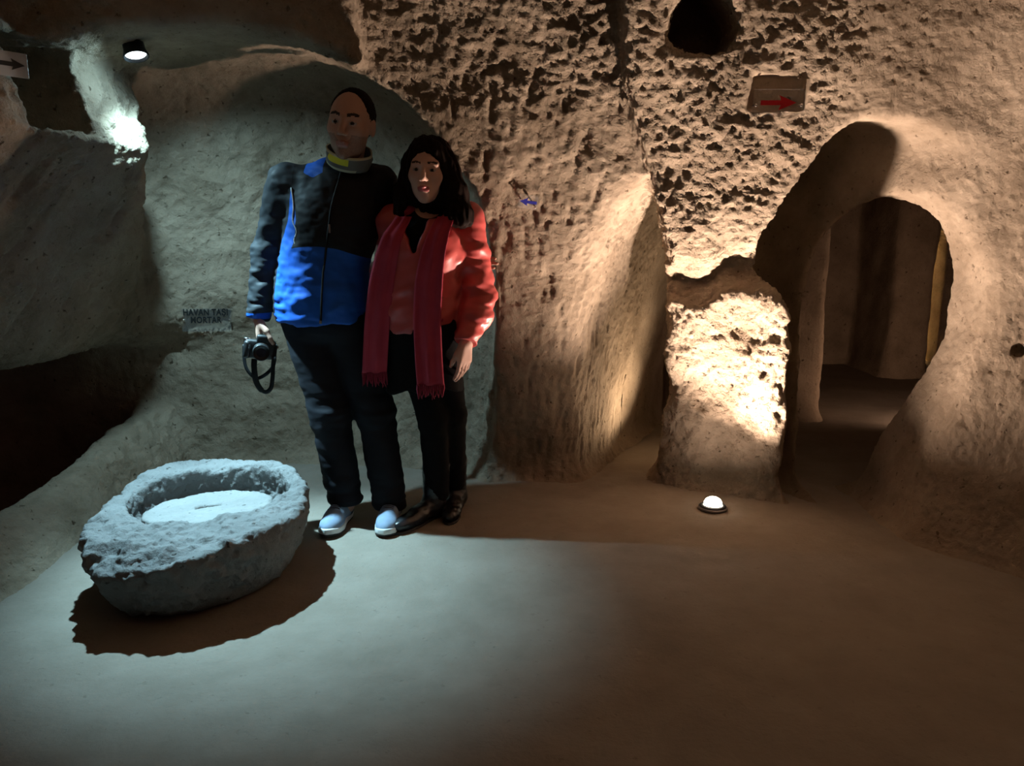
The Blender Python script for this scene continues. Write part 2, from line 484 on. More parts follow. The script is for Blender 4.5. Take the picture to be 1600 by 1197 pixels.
def displace(P, N):
    x, y, z = P[:, 0], P[:, 1], P[:, 2]
    R = roughness(P) * pocket_mask(P)
    d = .012 * fbm(P, 4.0, 2) * (.5 + R)
    d += R * .0078 * fbm(P, 30, 3, .8)
    d += ((x < -.1) & (y > 3.4)) * .010 * fbm(P, 9, 3, .6, off=3.1)
    mid = (x > .66) & (x < 1.26) & (z < 1.15) & (y < 3.8)
    d += mid * .016 * fbm(P, 7, 2, off=6.6)
    pit = fbm(P, 27, 2, .6, off=4.4)
    d -= R * .014 * np.clip(pit - .45, 0, 1)
    pit2 = fbm(P, 30, 1, off=9.1)
    d -= .018 * np.clip(pit2 - .62, 0, 1) * (.4 + R)
    # pick-mark grooves, vertical on the recess and alcove, slanted on the left rock
    g1 = fbm(P, 26, 2, .5, sc=(1, 1, .13), off=2.2)
    m1 = ((x > -.25) & (x < .72) & (z < 1.9)) * 1.0
    d -= m1 * .014 * np.clip(g1 - .1, 0, 1)
    L = np.stack([x, y * .5 + z * .866, -y * .866 + z * .5], 1)
    g2 = fbm(L, 17, 2, .5, sc=(.6, .12, 1), off=5.1)
    m2 = left_mask(P)
    d -= m2 * .026 * np.clip(g2 - .05, 0, 1)
    return d, R

def build_cave():
    chunks = [((-3.2, 1.66, -.36), (2.9, 4.46, 2.5), .011), ((.0, 4.40, -.1), (5.3, 9.0, 2.1), .04), ((-3.2, -.6, -.36), (2.9, 1.70, 2.6), .05)]
    parts = {}
    for ci, (lo, hi, h) in enumerate(chunks):
        V, Q = sdf_mesh(cave, lo, hi, h)
        N = vnormals(V, Q)
        d, R = displace(V, N)
        if ci: d = d * .8
        V = V + N * d[:, None]
        N = vnormals(V, Q)
        C = V[Q].mean(1)
        low = (C[:, 2] < -.014) & (C[:, 0] > -1.9)           # lies under the floor surface
        Q = Q[~low]; C = C[~low]
        cls = np.full(len(Q), 0)
        if ci == 1: cls[:] = 4
        else:
            cls[(C[:, 0] > 1.30)] = 2
            cls[(C[:, 0] > 1.25) & (C[:, 1] > 4.0)] = 4
            cls[((C[:, 0] < -1.38) & (C[:, 1] < 3.43)) | (C[:, 0] < -1.93) | ((C[:, 0] < -1.74) & (C[:, 2] < .45) & (C[:, 1] < 3.9))] = 1
            cls[C[:, 2] > 2.33] = 3
        for k, nm in enumerate(('wall_back', 'wall_left', 'wall_right', 'ceiling', 'wall_hall')):
            q = Q[cls == k]
            if len(q) == 0: continue
            parts.setdefault(nm, []).append(compact(V, q, N, R))
    labels = {'wall_back': 'rough tan tuff wall with alcove, recess and lit pillar', 'wall_left': 'dark overhanging rock on the left with a square niche and low ledge',
              'wall_right': 'pale tuff wall with the keyhole doorway', 'ceiling': 'carved tuff ceiling', 'wall_hall': 'dim tuff walls of the hall beyond the doorway'}
    for nm, lst in parts.items():
        off = 0; VV = []; QQ = []; NN = []; RR = []
        for v, q, n, r in lst:
            VV.append(v); QQ.append(q + off); NN.append(n); RR.append(r); off += len(v)
        VV = np.concatenate(VV); QQ = np.concatenate(QQ); NN = np.concatenate(NN); RR = np.concatenate(RR)
        me = new_mesh(nm, VV, QQ, True, [M_TUFF], normals=NN)
        a = me.attributes.new('rough', 'FLOAT', 'POINT')
        a.data.foreach_set('value', np.clip(.10 + .9 * RR + .28 * (VV[:, 0] < -.1), 0, 1).astype(f32))
        o = tag(link(nm, me), labels[nm], kind='structure')
        print(nm, len(QQ), round(time.time() - T0, 1))
build_cave()

def floor_z(x, y):
    P = np.stack([x, y, np.zeros_like(x)], 1)
    z = .007 * fbm(P, 1.3, 2) + .0025 * fbm(P, 9, 2) + .0012 * fbm(P, 34, 2)
    sc = fbm(P, 5.5, 2, off=3.3)
    z -= .012 * np.clip(sc - .6, 0, 1)
    z -= .010 * np.clip(fbm(P, 14, 2, off=8.2) - .8, 0, 1)
    return z - .4 * sstep(-1.95, -2.05, x)

def build_floor():
    xs = np.concatenate([np.arange(-3.2, -2.0, .1), np.arange(-2.0, 2.1, .018), np.arange(2.1, 5.3, .06)])
    ys = np.concatenate([np.arange(-.6, 1.3, .06), np.arange(1.3, 4.3, .018), np.arange(4.3, 9.1, .06)])
    X, Yg = np.meshgrid(xs, ys, indexing='ij')
    Z = floor_z(X.ravel(), Yg.ravel())
    V = np.stack([X.ravel(), Yg.ravel(), Z], 1)
    nx, ny = len(xs), len(ys)
    i = np.arange(nx - 1)[:, None] * ny + np.arange(ny - 1)[None]
    Q = np.stack([i, i + ny, i + ny + 1, i + 1], -1).reshape(-1, 4)
    me = new_mesh('floor', V, Q, True, [M_FLOOR])
    a = me.attributes.new('rough', 'FLOAT', 'POINT')
    a.data.foreach_set('value', np.full(len(V), .38, f32))
    tag(link('floor', me), 'smooth trodden tuff floor of the chamber', kind='structure')
build_floor()
# ------------------------------------------------------------------ stone mortar and the grindstone in it
M_STONE = tuff_material('grey_basalt', (.17, .172, .168), (.25, .25, .245), (.08, .075, .07), use_attr=False, grain=.9)
M_DISC = tuff_material('pale_grey_stone', (.24, .24, .232), (.31, .31, .30), (.12, .115, .11), use_attr=False, grain=.8)
M_STONE.node_tree.nodes['Bump'].inputs['Strength'].default_value = .9
OUT = np.array([(-1.43, 2.39), (-1.51, 2.65), (-1.535, 2.855), (-1.53, 3.07), (-1.473, 3.23), (-1.356, 3.275), (-1.147, 3.245), (-.934, 3.12), (-.83, 2.97), (-.785, 2.80), (-.765, 2.62), (-.82, 2.45), (-.95, 2.31), (-1.10, 2.22), (-1.30, 2.23)])
MC = np.array((-1.14, 2.72))
_ang = np.arctan2(OUT[:, 1] - MC[1], OUT[:, 0] - MC[0]); _rad = np.hypot(OUT[:, 0] - MC[0], OUT[:, 1] - MC[1])
_o = np.argsort(_ang); _ang = _ang[_o]; _rad = _rad[_o]
_A = np.concatenate([_ang - 2 * PI, _ang, _ang + 2 * PI]); _Rr = np.tile(_rad, 3)
BAS = np.array((-1.175, 2.85))

def mortar_f(x, y, z):
    a = np.arctan2(y - MC[1], x - MC[0]); r = np.hypot(x - MC[0], y - MC[1])
    R = np.interp(a, _A, _Rr)
    top = .268 + .03 * (y - 2.7) + .02 * (x + 1.14) + .008 * np.sin(6 * a)
    prof = np.interp(z, (-.02, .04, .12, .20, .30), (.66, .80, .92, .985, 1.0))
    side = (r - R * prof) * .9
    d = smax(side, z - top, .03)
    # broken chip on the front left of the rim
    d = smax(d, (z - .25) - .55 * ((y - 2.33) + .3 * (x + 1.30)), .02)
    q = np.sqrt(((x - BAS[0]) / .295) ** 2 + ((y - BAS[1]) / .290) ** 2)
    bas = smax((q - 1) * .3, .135 - z, .05)
    d = smax(d, -(bas), .035)
    d = smax(d, -z - .003, .02)
    return d

def build_mortar():
    V, Q = sdf_mesh(lambda x, y, z: mortar_f(x, y, z).astype(f32), (-1.62, 2.1, -.04), (-.65, 3.36, .36), .0075)
    N = vnormals(V, Q)
    side = sstep(.12, -.3, -N[:, 2] + .0) if False else sstep(.75, .35, N[:, 2])
    q = np.hypot((V[:, 0] - BAS[0]) / .295, (V[:, 1] - BAS[1]) / .29)
    inb = (q < 1.02)
    d = .0055 * fbm(V, 42, 3, .6) + .010 * fbm(V, 13, 2) * (.4 + .6 * (~inb))
    front = sstep(2.62, 2.35, V[:, 1] + .3 * (V[:, 0] + 1.1)) * (~inb)
    d += front * (.015 * fbm(V, 21, 2, off=1.1))
    d = np.where(V[:, 2] < .02, d * .2, d)
    V = V + N * d[:, None]
    V[:, 2] = np.maximum(V[:, 2], -.004)
    root = Vector((MC[0], MC[1], 0))
    me = new_mesh('stone_mortar', V - np.array(root), Q, True, [M_STONE])
    o = link('stone_mortar', me); o.location = root
    tag(o, 'large rough-hewn grey stone mortar with a hollow top on the floor', 'mortar')
build_mortar()

def build_grindstone():
    c = Vector((BAS[0] - .005, BAS[1] - .005, .180))
    def f(x, y, z):
        r = np.hypot(x, y)
        d = smax(r - .238, np.abs(z) - .030, .018)
        slot = smax(np.abs(x * .96 + y * .28) - .045, np.abs(y * .96 - x * .28) - .013, .01)
        return smax(d, -np.maximum(slot, .012 - z), .01).astype(f32)
    V, Q = sdf_mesh(f, (-.3, -.3, -.06), (.3, .3, .06), .006)
    N = vnormals(V, Q)
    V = V + N * (.0032 * fbm(V + 3, 45, 3, .6) + .004 * fbm(V, 9, 2))[:, None]
    me = new_mesh('grindstone', V, Q, True, [M_DISC])
    o = link('grindstone', me); o.location = c; o.rotation_euler = (math.radians(-4), math.radians(-3), 0)
    tag(o, 'flat round pale stone disc with a central slot lying inside the mortar', 'stone disc')
build_grindstone()

# ------------------------------------------------------------------ lamps
M_BLACK = pmat('black_lamp_metal', (.02, .02, .022), .5, .3)
M_RIM = pmat('steel_rim', (.35, .35, .36), .35, .9)
def ceiling_lamp(pos, aim):
    t = thing('spotlight', 'small black spotlight glowing cold white under the alcove vault above the niche', 'spotlight', pos)
    R = (Vector(aim) - Vector(pos)).normalized().to_track_quat('Z', 'Y').to_matrix().to_4x4()
    T = Matrix.Translation((0, 0, -.022))
    bm = bmesh.new(); bm_lathe(bm, [(0, -.075), (.030, -.075), (.036, -.068), (.040, -.01), (.047, .012), (.047, .018), (.041, .018), (.040, .004), (0, .004)], 40, R @ T)
    bm_obj('housing', bm, M_BLACK, t, True)
    bm = bmesh.new(); bm_lathe(bm, [(0, .0135), (.020, .012), (.034, .009), (.0385, .006)], 32, R @ T)
    bm_obj('lens', bm, emit('cold_white_lens', (.80, .95, 1.0), 14), t, True)
    bm = bmesh.new()
    bm_box(bm, (.0, .0, .088), (.022, .010, .07), .003)
    bm_box(bm, (0, .0, .118), (.07, .07, .012), .004)
    bm_obj('bracket', bm, M_BLACK, t)
    bm = bmesh.new(); bm_lathe(bm, [(0, -.006), (.008, -.006), (.008, .006), (0, .006)], 12, Matrix.Translation((0, -.009, .075)) @ Matrix.Rotation(PI / 2, 4, 'X'))
    bm_obj('pivot_screw', bm, M_RIM, t)
    return t
ceiling_lamp(COOL_POS - (COOL_AIM - COOL_POS).normalized() * .03, COOL_AIM)

def floor_lamp(pos, label, col, strength):
    t = thing('ground_spotlight', label, 'spotlight', (pos[0], pos[1], 0))
    bm = bmesh.new(); bm_lathe(bm, [(.0, -.03), (.060, -.03), (.062, .012), (.058, .020), (.046, .024), (.043, .018), (.0, .016)], 40)
    bm_obj('housing', bm, M_BLACK, t, True)
    bm = bmesh.new(); bm_lathe(bm, [(.0625, .004), (.066, .004), (.066, .013), (.0625, .015)], 40)
    bm_obj('rim', bm, M_RIM, t, True)
    bm = bmesh.new(); bm_lathe(bm, [(.043, .018), (.041, .034), (.034, .047), (.020, .056), (0, .059)], 36)
    bm_obj('lens', bm, emit('warm_white_lens', col, strength), t, True)
    return t
floor_lamp(WARM_POS, 'round ground spotlight glowing warm white at the foot of the pillar', (1, .90, .72), 9)
floor_lamp(HALL_POS, 'ground spotlight in the tunnel behind the pillar', (1, .84, .6), 4)

# ------------------------------------------------------------------ signs
M_ACRYL = pmat('clear_acrylic', (.55, .57, .56), .25, 0, Alpha=.10)
M_FROST = pmat('pale_sign_plate', (.40, .42, .42), .5)
M_STEEL = pmat('steel_standoff', (.85, .85, .85), .18, 1.0)
M_INK = pmat('black_lettering', (.012, .014, .014), .5)
M_RED = pmat('red_arrow_film', (.55, .012, .02), .4)
M_BLUE = pmat('blue_arrow_film', (.025, .03, .30), .4)

def text_mesh(body, size, bold):
    cu = bpy.data.curves.new('lettering', 'FONT'); cu.body = body; cu.size = size
    cu.align_x = 'CENTER'; cu.align_y = 'CENTER'; cu.extrude = .0005; cu.offset = bold; cu.space_character = 1.08
    o = bpy.data.objects.new('tmp_text', cu); COL.objects.link(o)
    me = bpy.data.meshes.new_from_object(o.evaluated_get(bpy.context.evaluated_depsgraph_get()))
    bpy.data.objects.remove(o); bpy.data.curves.remove(cu)
    return me
def standoff(parent, x, y, z0, z1, r=.006):
    bm = bmesh.new(); bm_lathe(bm, [(0, z0), (r * .6, z0), (r * .6, z1 - .004), (r, z1 - .004), (r, z1 + .002), (r * .7, z1 + .004), (0, z1 + .0045)], 16, Matrix.Translation((x, y, 0)))
    return bm_obj('standoff_screw', bm, M_STEEL, parent, True)
def arrow_bm(L, w, hw, hl, flip=False, th=.001):
    pts = [(-L / 2, -w / 2), (L / 2 - hl, -w / 2), (L / 2 - hl * 1.12, -hw / 2), (L / 2, 0), (L / 2 - hl * 1.12, hw / 2), (L / 2 - hl, w / 2), (-L / 2, w / 2)]
    if flip: pts = [(-a, b) for a, b in pts]
    bm = bmesh.new()
    vs = [bm.verts.new((a, b, 0)) for a, b in pts]
    f = bm.faces.new(vs)
    r = bmesh.ops.extrude_face_region(bm, geom=[f])
    bmesh.ops.translate(bm, vec=(0, 0, th), verts=[v for v in r['geom'] if isinstance(v, bmesh.types.BMVert)])
    return bm
def sign(M, label, w, h, lift, mat, roll=0):
    t = thing('wall_sign', label, 'sign', (0, 0, 0))
    t.matrix_world = M @ Matrix.Rotation(roll, 4, 'Z')
    bm = bmesh.new(); bm_box(bm, (0, 0, lift), (w, h, .004), .001, 1)
    bm_obj('plate', bm, mat, t)
    return t
LF = .014
t = sign(SG_MORTAR, 'clear plastic sign reading HAVAN TAŞI MORTAR on the alcove wall', .245, .135, LF, M_ACRYL, math.radians(-2))
for body, yy in (('HAVAN TAŞI', .034), ('MORTAR', -.012)):
    o = link('lettering', text_mesh(body, .052, .0016), t); o.data.materials.clear(); o.data.materials.append(M_INK); o.location = (-.004, yy + .012, LF + .0026); o.scale = (.68, 1, 1)
for sx in (-1, 1): standoff(t, sx * .112, .0, -.012, LF + .002)
t = sign(SG_RED, 'clear plastic sign with a red arrow pointing right, set in a shallow wall pocket', .20, .092, .008, M_ACRYL)
t.matrix_world = t.matrix_world @ Matrix.Translation((0, -.022, 0))
o = bm_obj('arrow', arrow_bm(.138, .017, .054, .060), M_RED, t); o.location = (-.002, -.003, .0105)
for sx in (-1, 1): standoff(t, sx * .088, -.012, -.03, .010)
t = sign(SG_BLUE, 'small clear plastic sign with a blue arrow pointing left beside the woman', .085, .06, .018, M_ACRYL, math.radians(-8))
o = bm_obj('arrow', arrow_bm(.075, .013, .036, .032, True), M_BLUE, t); o.location = (0, .0, .0205)
standoff(t, -.036, .008, -.02, .020, .005); standoff(t, .034, -.02, -.02, .020, .005)
t = sign(SG_LEFT, 'pale plate with a dark arrow on the left rock beside the square niche', .135, .078, .02, M_FROST)
o = bm_obj('arrow', arrow_bm(.115, .014, .036, .036), M_INK, t); o.location = (.0, .0, .0225)
# ------------------------------------------------------------------ people: bodies and clothes from blended distance fields
class Field:
    """ordered list of blended primitives, each evaluated only near itself"""
    def __init__(self): self.ops = []
    def _add(self, fn, c, R, k, sub): self.ops.append((fn, np.array(c, float), R, k, sub)); return self
    def cone(self, a, b, ra, rb, k=.02, sub=False):
        a = tuple(a); b = tuple(b)
        c = (np.array(a) + np.array(b)) / 2; R = np.linalg.norm(np.array(a) - np.array(b)) / 2 + max(ra, rb)
        return self._add(lambda x, y, z: cone(x, y, z, a, b, ra, rb), c, R, k, sub)
    def chain(self, pts, rs, k=.02):
        for i in range(len(pts) - 1): self.cone(pts[i], pts[i + 1], rs[i], rs[i + 1], k)
        return self
    def ell(self, c, r, k=.02, sub=False, rot=None):
        c = np.array(c, float)
        if rot is None: fn = lambda x, y, z: ell(x, y, z, c, r)
        else:
            A = np.array(rot)[:3, :3]
            def fn(x, y, z):
                p = np.stack([x - c[0], y - c[1], z - c[2]], 1) @ A
                return ell(p[:, 0], p[:, 1], p[:, 2], (0, 0, 0), r)
        return self._add(fn, c, max(r), k, sub)
    def plane(self, p, n, k=.01, c=None, R=9.0):
        """cut away everything on the +n side of p"""
        p = np.array(p, float); n = np.array(n, float); n /= np.linalg.norm(n)
        return self._add(lambda x, y, z: -((x - p[0]) * n[0] + (y - p[1]) * n[1] + (z - p[2]) * n[2]), p if c is None else c, R, k, True)
    def custom(self, fn, c, R, k=.01, sub=False): return self._add(fn, c, R, k, sub)
    def __call__(self, x, y, z):
        x = np.asarray(x, float); y = np.asarray(y, float); z = np.asarray(z, float)
        d = np.full(len(x), 1.0)
        for fn, c, R, k, sub in self.ops:
            m = (x - c[0]) ** 2 + (y - c[1]) ** 2 + (z - c[2]) ** 2 < (R + .15) ** 2
            if not m.any(): continue
            e = fn(x[m], y[m], z[m])
            d[m] = smax(d[m], -e, k) if sub else smin(d[m], e, k)
        return d
    def bounds(self, pad=.02):
        lo = np.full(3, 9.); hi = np.full(3, -9.)
        for fn, c, R, k, sub in self.ops:
            if sub: continue
            lo = np.minimum(lo, c - R); hi = np.maximum(hi, c + R)
        return lo - pad, hi + pad
    def top(self, x, y, z0, z1):
        zs = np.arange(z1, z0, -.0015)
        v = self(np.full(len(zs), x), np.full(len(zs), y), zs)
        return float(zs[int(np.argmax(v < 0))]) if (v < 0).any() else z0
    def front(self, x, z, y0=2.7, y1=3.4):
        """first surface met from the camera side"""
        ys = np.arange(y0, y1, .003)
        v = self(np.full(len(ys), x), ys, np.full(len(ys), z))
        i = int(np.argmax(v < 0))
        return float(ys[i]) if (v < 0).any() else None

def field_part(name, F, h, mats, parent, disp=None, cls=None, base=None):
    lo, hi = F.bounds()
    V, Q = sdf_mesh(lambda x, y, z: F(x, y, z).astype(f32), lo, hi, h)
    if disp is not None:
        N = vnormals(V, Q); V = V + N * disp(V, N)[:, None]
    mi = None
    if cls is not None: mi = cls(V[Q].mean(1))
    me = new_mesh(name, V - np.array(base), Q, True, mats, mi)
    return link(name, me, parent)

def head_frame(c, yaw, roll, pitch, s):
    return Matrix.Translation(c) @ Matrix.Rotation(yaw, 4, 'Z') @ Matrix.Rotation(roll, 4, 'Y') @ Matrix.Rotation(pitch, 4, 'X') @ Matrix.Scale(s, 4)
def add_head(F, M, s, male):
    rot = M.to_3x3().normalized()
    w = lambda p: tuple(M @ Vector(p))
    E = lambda c, r, k=.02, sub=False: F.ell(w(c), tuple(q * s for q in r), k * s, sub, rot)
    Cn = lambda a, b, ra, rb, k=.02, sub=False: F.cone(w(a), w(b), ra * s, rb * s, k * s, sub)
    E((0, .018, .030), (.077, .097, .095), .03)
    E((0, -.026, -.005), (.066, .068, .092), .03)
    jw = .056 if male else .050
    E((0, -.033, -.068), (jw, .056, .052), .03)
    E((0, -.076, -.104), (.022, .017, .018), .03)
    for sx in (-1, 1):
        E((sx * .042, -.062, -.020), (.024, .022, .022), .025)
        Cn((sx * .046, -.076, .027), (sx * .008, -.090, .025), .009, .009, .014)
    for sx in (-1, 1): E((sx * .033, -.103, .005), (.021, .017, .013), .012, True)
    for sx in (-1, 1): E((sx * .032, -.080, .005), (.0135, .0125, .0115), .002)
    Cn((0, -.092, .015), (0, -.117, -.027), .007, .0125, .010)
    for sx in (-1, 1): E((sx * .0125, -.104, -.033), (.0085, .010, .008), .006)
    Cn((-.023, -.092, -.065), (0, -.102, -.061), .004, .0065, .006); Cn((.023, -.092, -.065), (0, -.102, -.061), .004, .0065, .006)
    Cn((-.018, -.093, -.072), (.018, -.093, -.072), .006, .006, .006)
    Cn((-.022, -.100, -.0665), (.022, -.100, -.0665), .002, .002, .003, True)
    for sx in (-1, 1): E((sx * .079, .012, -.004), (.010, .021, .032), .008)
def face_class(M, male):
    Mi = np.array(M.inverted())
    def fn(C):
        p = C @ Mi[:3, :3].T + Mi[:3, 3]
        x, y, z = np.abs(p[:, 0]), p[:, 1], p[:, 2]
        m = np.zeros(len(C), int)
        near = (np.abs(p) < .16).all(1)
        if male:
            st = near & (y < .0) & (z < -.035) & (z > -.125) & ~((x < .012) & (z > -.05)) & (np.hypot(x, (z + .02) * .8) > .034)
            m[st] = 4
        m[near & (x > .013) & (x < .052) & (np.abs(z - .036 + .25 * np.abs(x - .034)) < (.0055 if male else .0038)) & (y < -.055)] = 1
        m[near & (x < .024) & (z < -.056) & (z > -.080) & (y < -.094)] = 2
        eye = (x - .032) ** 2 + (y + .080) ** 2 + (z - .005) ** 2
        m[near & (eye < .0142 ** 2) & (np.abs(z - .005) < .0052) & (y < -.08)] = 3
        iris = (x - .032) ** 2 + (y + .0935) ** 2 + (z - .005) ** 2
        m[near & (iris < .0078 ** 2)] = 5
        return m
    return fn
def add_hand(F, wrist, fdir, palm, side, s=1.0, curls=(35, 38, 40, 44), thumb=(.75, .55, .35)):
    W = np.array(wrist, float); f = np.array(fdir, float); f /= np.linalg.norm(f)
    n = np.array(palm, float); n -= f * (n @ f); n /= np.linalg.norm(n)
    sd = np.array(side, float); sd -= f * (sd @ f) + n * (sd @ n); sd /= np.linalg.norm(sd)
    for i, (o, L, c) in enumerate(zip((.030, .010, -.010, -.028), (1.0, 1.1, 1.03, .82), curls)):
        kn = W + (f * (.088 - .004 * abs(i - 1)) + sd * o) * s
        F.cone(W + (f * .008 + sd * o * .55) * s, kn, .0165 * s, .0125 * s, .012)
        p = kn; a = math.radians(c) * .5
        for j, (ln, r0, r1) in enumerate(((.043, .0100, .0092), (.026, .0092, .0083), (.021, .0083, .0068))):
            d = f * math.cos(a) + n * math.sin(a)
            q = p + d * ln * L * s
            F.cone(p, q, r0 * s, r1 * s, .0025)
            p = q; a += math.radians(c)
    b0 = W + (f * .022 + sd * .022 + n * .006) * s
    b1 = b0 + (f * thumb[0] + sd * thumb[1] + n * thumb[2]) * .045 * s
    b2 = b1 + (f * .9 + sd * .15 + n * .35) * .032 * s
    b3 = b2 + (f * .9 - sd * .05 + n * .45) * .024 * s
    F.cone(b0, b1, .0165 * s, .0125 * s, .012); F.cone(b1, b2, .0115 * s, .0105 * s, .004); F.cone(b2, b3, .0105 * s, .008 * s, .004)

SKIN_M = mottled('skin_man', (.46, .27, .20), (.52, .31, .23), 20, .6)
SKIN_W = mottled('skin_woman', (.55, .33, .26), (.60, .37, .29), 20, .62)
STUB = mottled('stubbled_skin', (.25, .15, .115), (.33, .20, .15), 160, .6)
BROW = pmat('dark_brow_hair', (.02, .012, .008), .7)
LIP_M = pmat('lips_man', (.36, .15, .12), .45); LIP_W = pmat('lips_woman', (.42, .11, .11), .4)
EYEW = pmat('eye_white', (.34, .30, .28), .25); IRIS = pmat('dark_iris', (.02, .012, .008), .15)
HAIR = mottled('dark_brown_hair', (.008, .005, .004), (.016, .009, .007), 60, .7)
for m_ in (HAIR, SKIN_M, SKIN_W): m_.node_tree.nodes['Principled BSDF'].inputs['Specular IOR Level'].default_value = .25
HAIR.node_tree.nodes['Principled BSDF'].inputs['Specular IOR Level'].default_value = .04

def fabric(name, c1, c2, rough, bump=.12, bs=260, **kw):
    return mottled(name, c1, c2, 14, rough, bump, bs, .0015, **kw)
F_BLACK = fabric('black_softshell', (.006, .0065, .0075), (.009, .0095, .011), .62)
F_BLACK.node_tree.nodes['Principled BSDF'].inputs['Specular IOR Level'].default_value = .3
F_BLUE = fabric('blue_softshell', (.012, .105, .50), (.016, .125, .56), .5)
F_DBLUE = fabric('dark_sleeve_softshell', (.020, .024, .028), (.027, .031, .036), .42)
F_TROU = fabric('black_trouser_cloth', (.008, .009, .013), (.011, .012, .017), .85)
F_TROU.node_tree.nodes['Principled BSDF'].inputs['Specular IOR Level'].default_value = .25
F_CORAL = fabric('coral_satin', (.53, .080, .075), (.58, .095, .088), .36, .1)
F_SCARF = fabric('rose_wool', (.40, .032, .062), (.46, .042, .075), .92, .5, 420)
F_FRINGE = fabric('dark_rose_fringe', (.25, .016, .040), (.30, .022, .05), .95, .3)
F_WBLK = fabric('black_jersey', (.006, .0055, .006), (.009, .008, .0085), .95)
F_WBLK.node_tree.nodes['Principled BSDF'].inputs['Specular IOR Level'].default_value = .12
F_BOOT = pmat('black_boot_leather', (.012, .012, .014), .32)
F_SHOE = fabric('grey_blue_knit', (.20, .27, .38), (.27, .35, .47), .8, .6, 300)
F_NAVY = fabric('navy_shoe_trim', (.018, .024, .045), (.024, .03, .055), .6)
F_WHITE = pmat('white_shoe_sole', (.72, .74, .74), .5)
F_SOLE = pmat('black_outsole', (.02, .02, .022), .7)
F_GREY = fabric('grey_gaiter', (.10, .11, .10), (.14, .15, .14), .85)
F_YEL = fabric('yellow_gaiter_patch', (.62, .62, .03), (.70, .68, .05), .8)
F_PALE = fabric('pale_gaiter_edge', (.42, .44, .30), (.5, .5, .36), .8)
M_ZIP = pmat('zip_metal', (.5, .5, .5), .3, 1.0)
M_PIPE = pmat('reflective_piping', (.5, .53, .55), .35)

def tube_mesh(pts, rs, seg=10, name='tube', mat=None, parent=None, base=(0, 0, 0), flat=1.0, flatdir=None):
    pts = [Vector(p) - Vector(base) for p in pts]
    if not hasattr(rs, '__len__'): rs = [rs] * len(pts)
    bm = bmesh.new(); rings = []
    up = Vector(flatdir) if flatdir is not None else Vector((.13, .97, .2))
    for i, p in enumerate(pts):
        d = (pts[min(i + 1, len(pts) - 1)] - pts[max(i - 1, 0)]).normalized()
        a = d.cross(up)
        if a.length < 1e-4: a = d.cross(Vector((1, 0, 0)))
        a.normalize(); b = d.cross(a).normalized()
        rings.append([bm.verts.new(p + a * (rs[i] * math.cos(2 * PI * k / seg)) + b * (rs[i] * flat * math.sin(2 * PI * k / seg))) for k in range(seg)])
    for r0, r1 in zip(rings, rings[1:]):
        for k in range(seg): bm.faces.new((r0[k], r0[(k + 1) % seg], r1[(k + 1) % seg], r1[k]))
    bm.faces.new(rings[0]); bm.faces.new(rings[-1][::-1])
    return bm_obj(name, bm, mat, parent, True)
def smooth_path(pts, n=8):
    P = [np.array(p, float) for p in pts]; P = [2 * P[0] - P[1]] + P + [2 * P[-1] - P[-2]]
    out = []
    for i in range(1, len(P) - 2):
        for t in np.linspace(0, 1, n, endpoint=(i == len(P) - 3)):
            a, b, c, d = P[i - 1:i + 3]
            out.append(.5 * ((2 * b) + (c - a) * t + (2 * a - 5 * b + 4 * c - d) * t * t + (3 * b - a - 3 * c + d) * t ** 3))
    return out

def shoe_field(heel, toe, z0, width=.046, boot=False):
    H = np.array((*heel, z0)); T = np.array((*toe, z0)); L = np.linalg.norm(T - H); u = (T - H) / L; v = np.array((-u[1], u[0], 0)); k = L / .29
    P = lambda a, b, c: tuple(H + u * a * k + v * b + np.array((0, 0, c)))
    R = Matrix(((u[0], v[0], 0), (u[1], v[1], 0), (0, 0, 1)))
    return H, u, v, k, P, R

def sneaker(parent, base, heel, toe, z0=0.0):
    H, u, v, k, P, R = shoe_field(heel, toe, z0)
    F = Field()
    F.cone(P(.055, 0, .058), P(.17, 0, .055), .043, .040, .02).ell(P(.215, 0, .040), (.075 * k, .047, .036), .03, rot=R)
    F.ell(P(.06, 0, .045), (.062 * k, .040, .05), .03, rot=R).cone(P(.065, 0, .07), P(.058, 0, .115), .043, .041, .02).cone(P(.115, 0, .085), P(.095, 0, .115), .022, .026, .02)
    F.cone(P(.062, 0, .10), P(.056, 0, .17), .034, .034, .008, True).plane(P(0, 0, .020), (0, 0, -1), .006).plane(P(0, 0, .122), (0, 0, 1), .006)
    def cls(C):
        q = C - H; a = q @ u / k
        return np.where((a < .085) | ((a > .095) & (a < .185) & (np.abs(q @ v) < .024)), 1, 0)
    sh = field_part('shoe', F, .0042, [F_SHOE, F_NAVY], parent, cls=cls, base=base)
    def sole(lo, hi, grow, name, mat):
        def fn(x, y, z):
            q = np.stack([x - H[0], y - H[1], z - z0], 1); a = q @ u / k; b = q @ v
            hw = np.interp(a, (-.01, .01, .05, .12, .20, .26, .285, .297), (.008, .030, .038, .036, .049, .040, .024, .004)) + grow
            lift = .012 * sstep(.22, .30, a)
            return smax(smax(np.abs(b) - hw, np.abs(a - .1435) * k - .1515 * k - grow, .01), np.abs(q[:, 2] - (lo + hi) / 2 - lift) - (hi - lo) / 2, .006)
        G = Field(); G.custom(fn, P(.145, 0, .02), .17, .001)
        return field_part(name, G, .0042, [mat], sh, base=base)
    sole(.006, .032, .004, 'midsole', F_WHITE); sole(.0, .010, .004, 'outsole', F_SOLE)
    for i in range(5):
        a = .112 + .017 * i; pts = []
        for b in (-.026, -.013, 0, .013, .026):
            q = P(a + .006 * (1 - abs(b) / .026), b, 0)
            pts.append((q[0], q[1], F.top(q[0], q[1], z0 + .03, z0 + .13) + .0012))
        tube_mesh(smooth_path(pts, 4), .0034, 6, 'lace', F_SHOE, sh, base)
    return sh
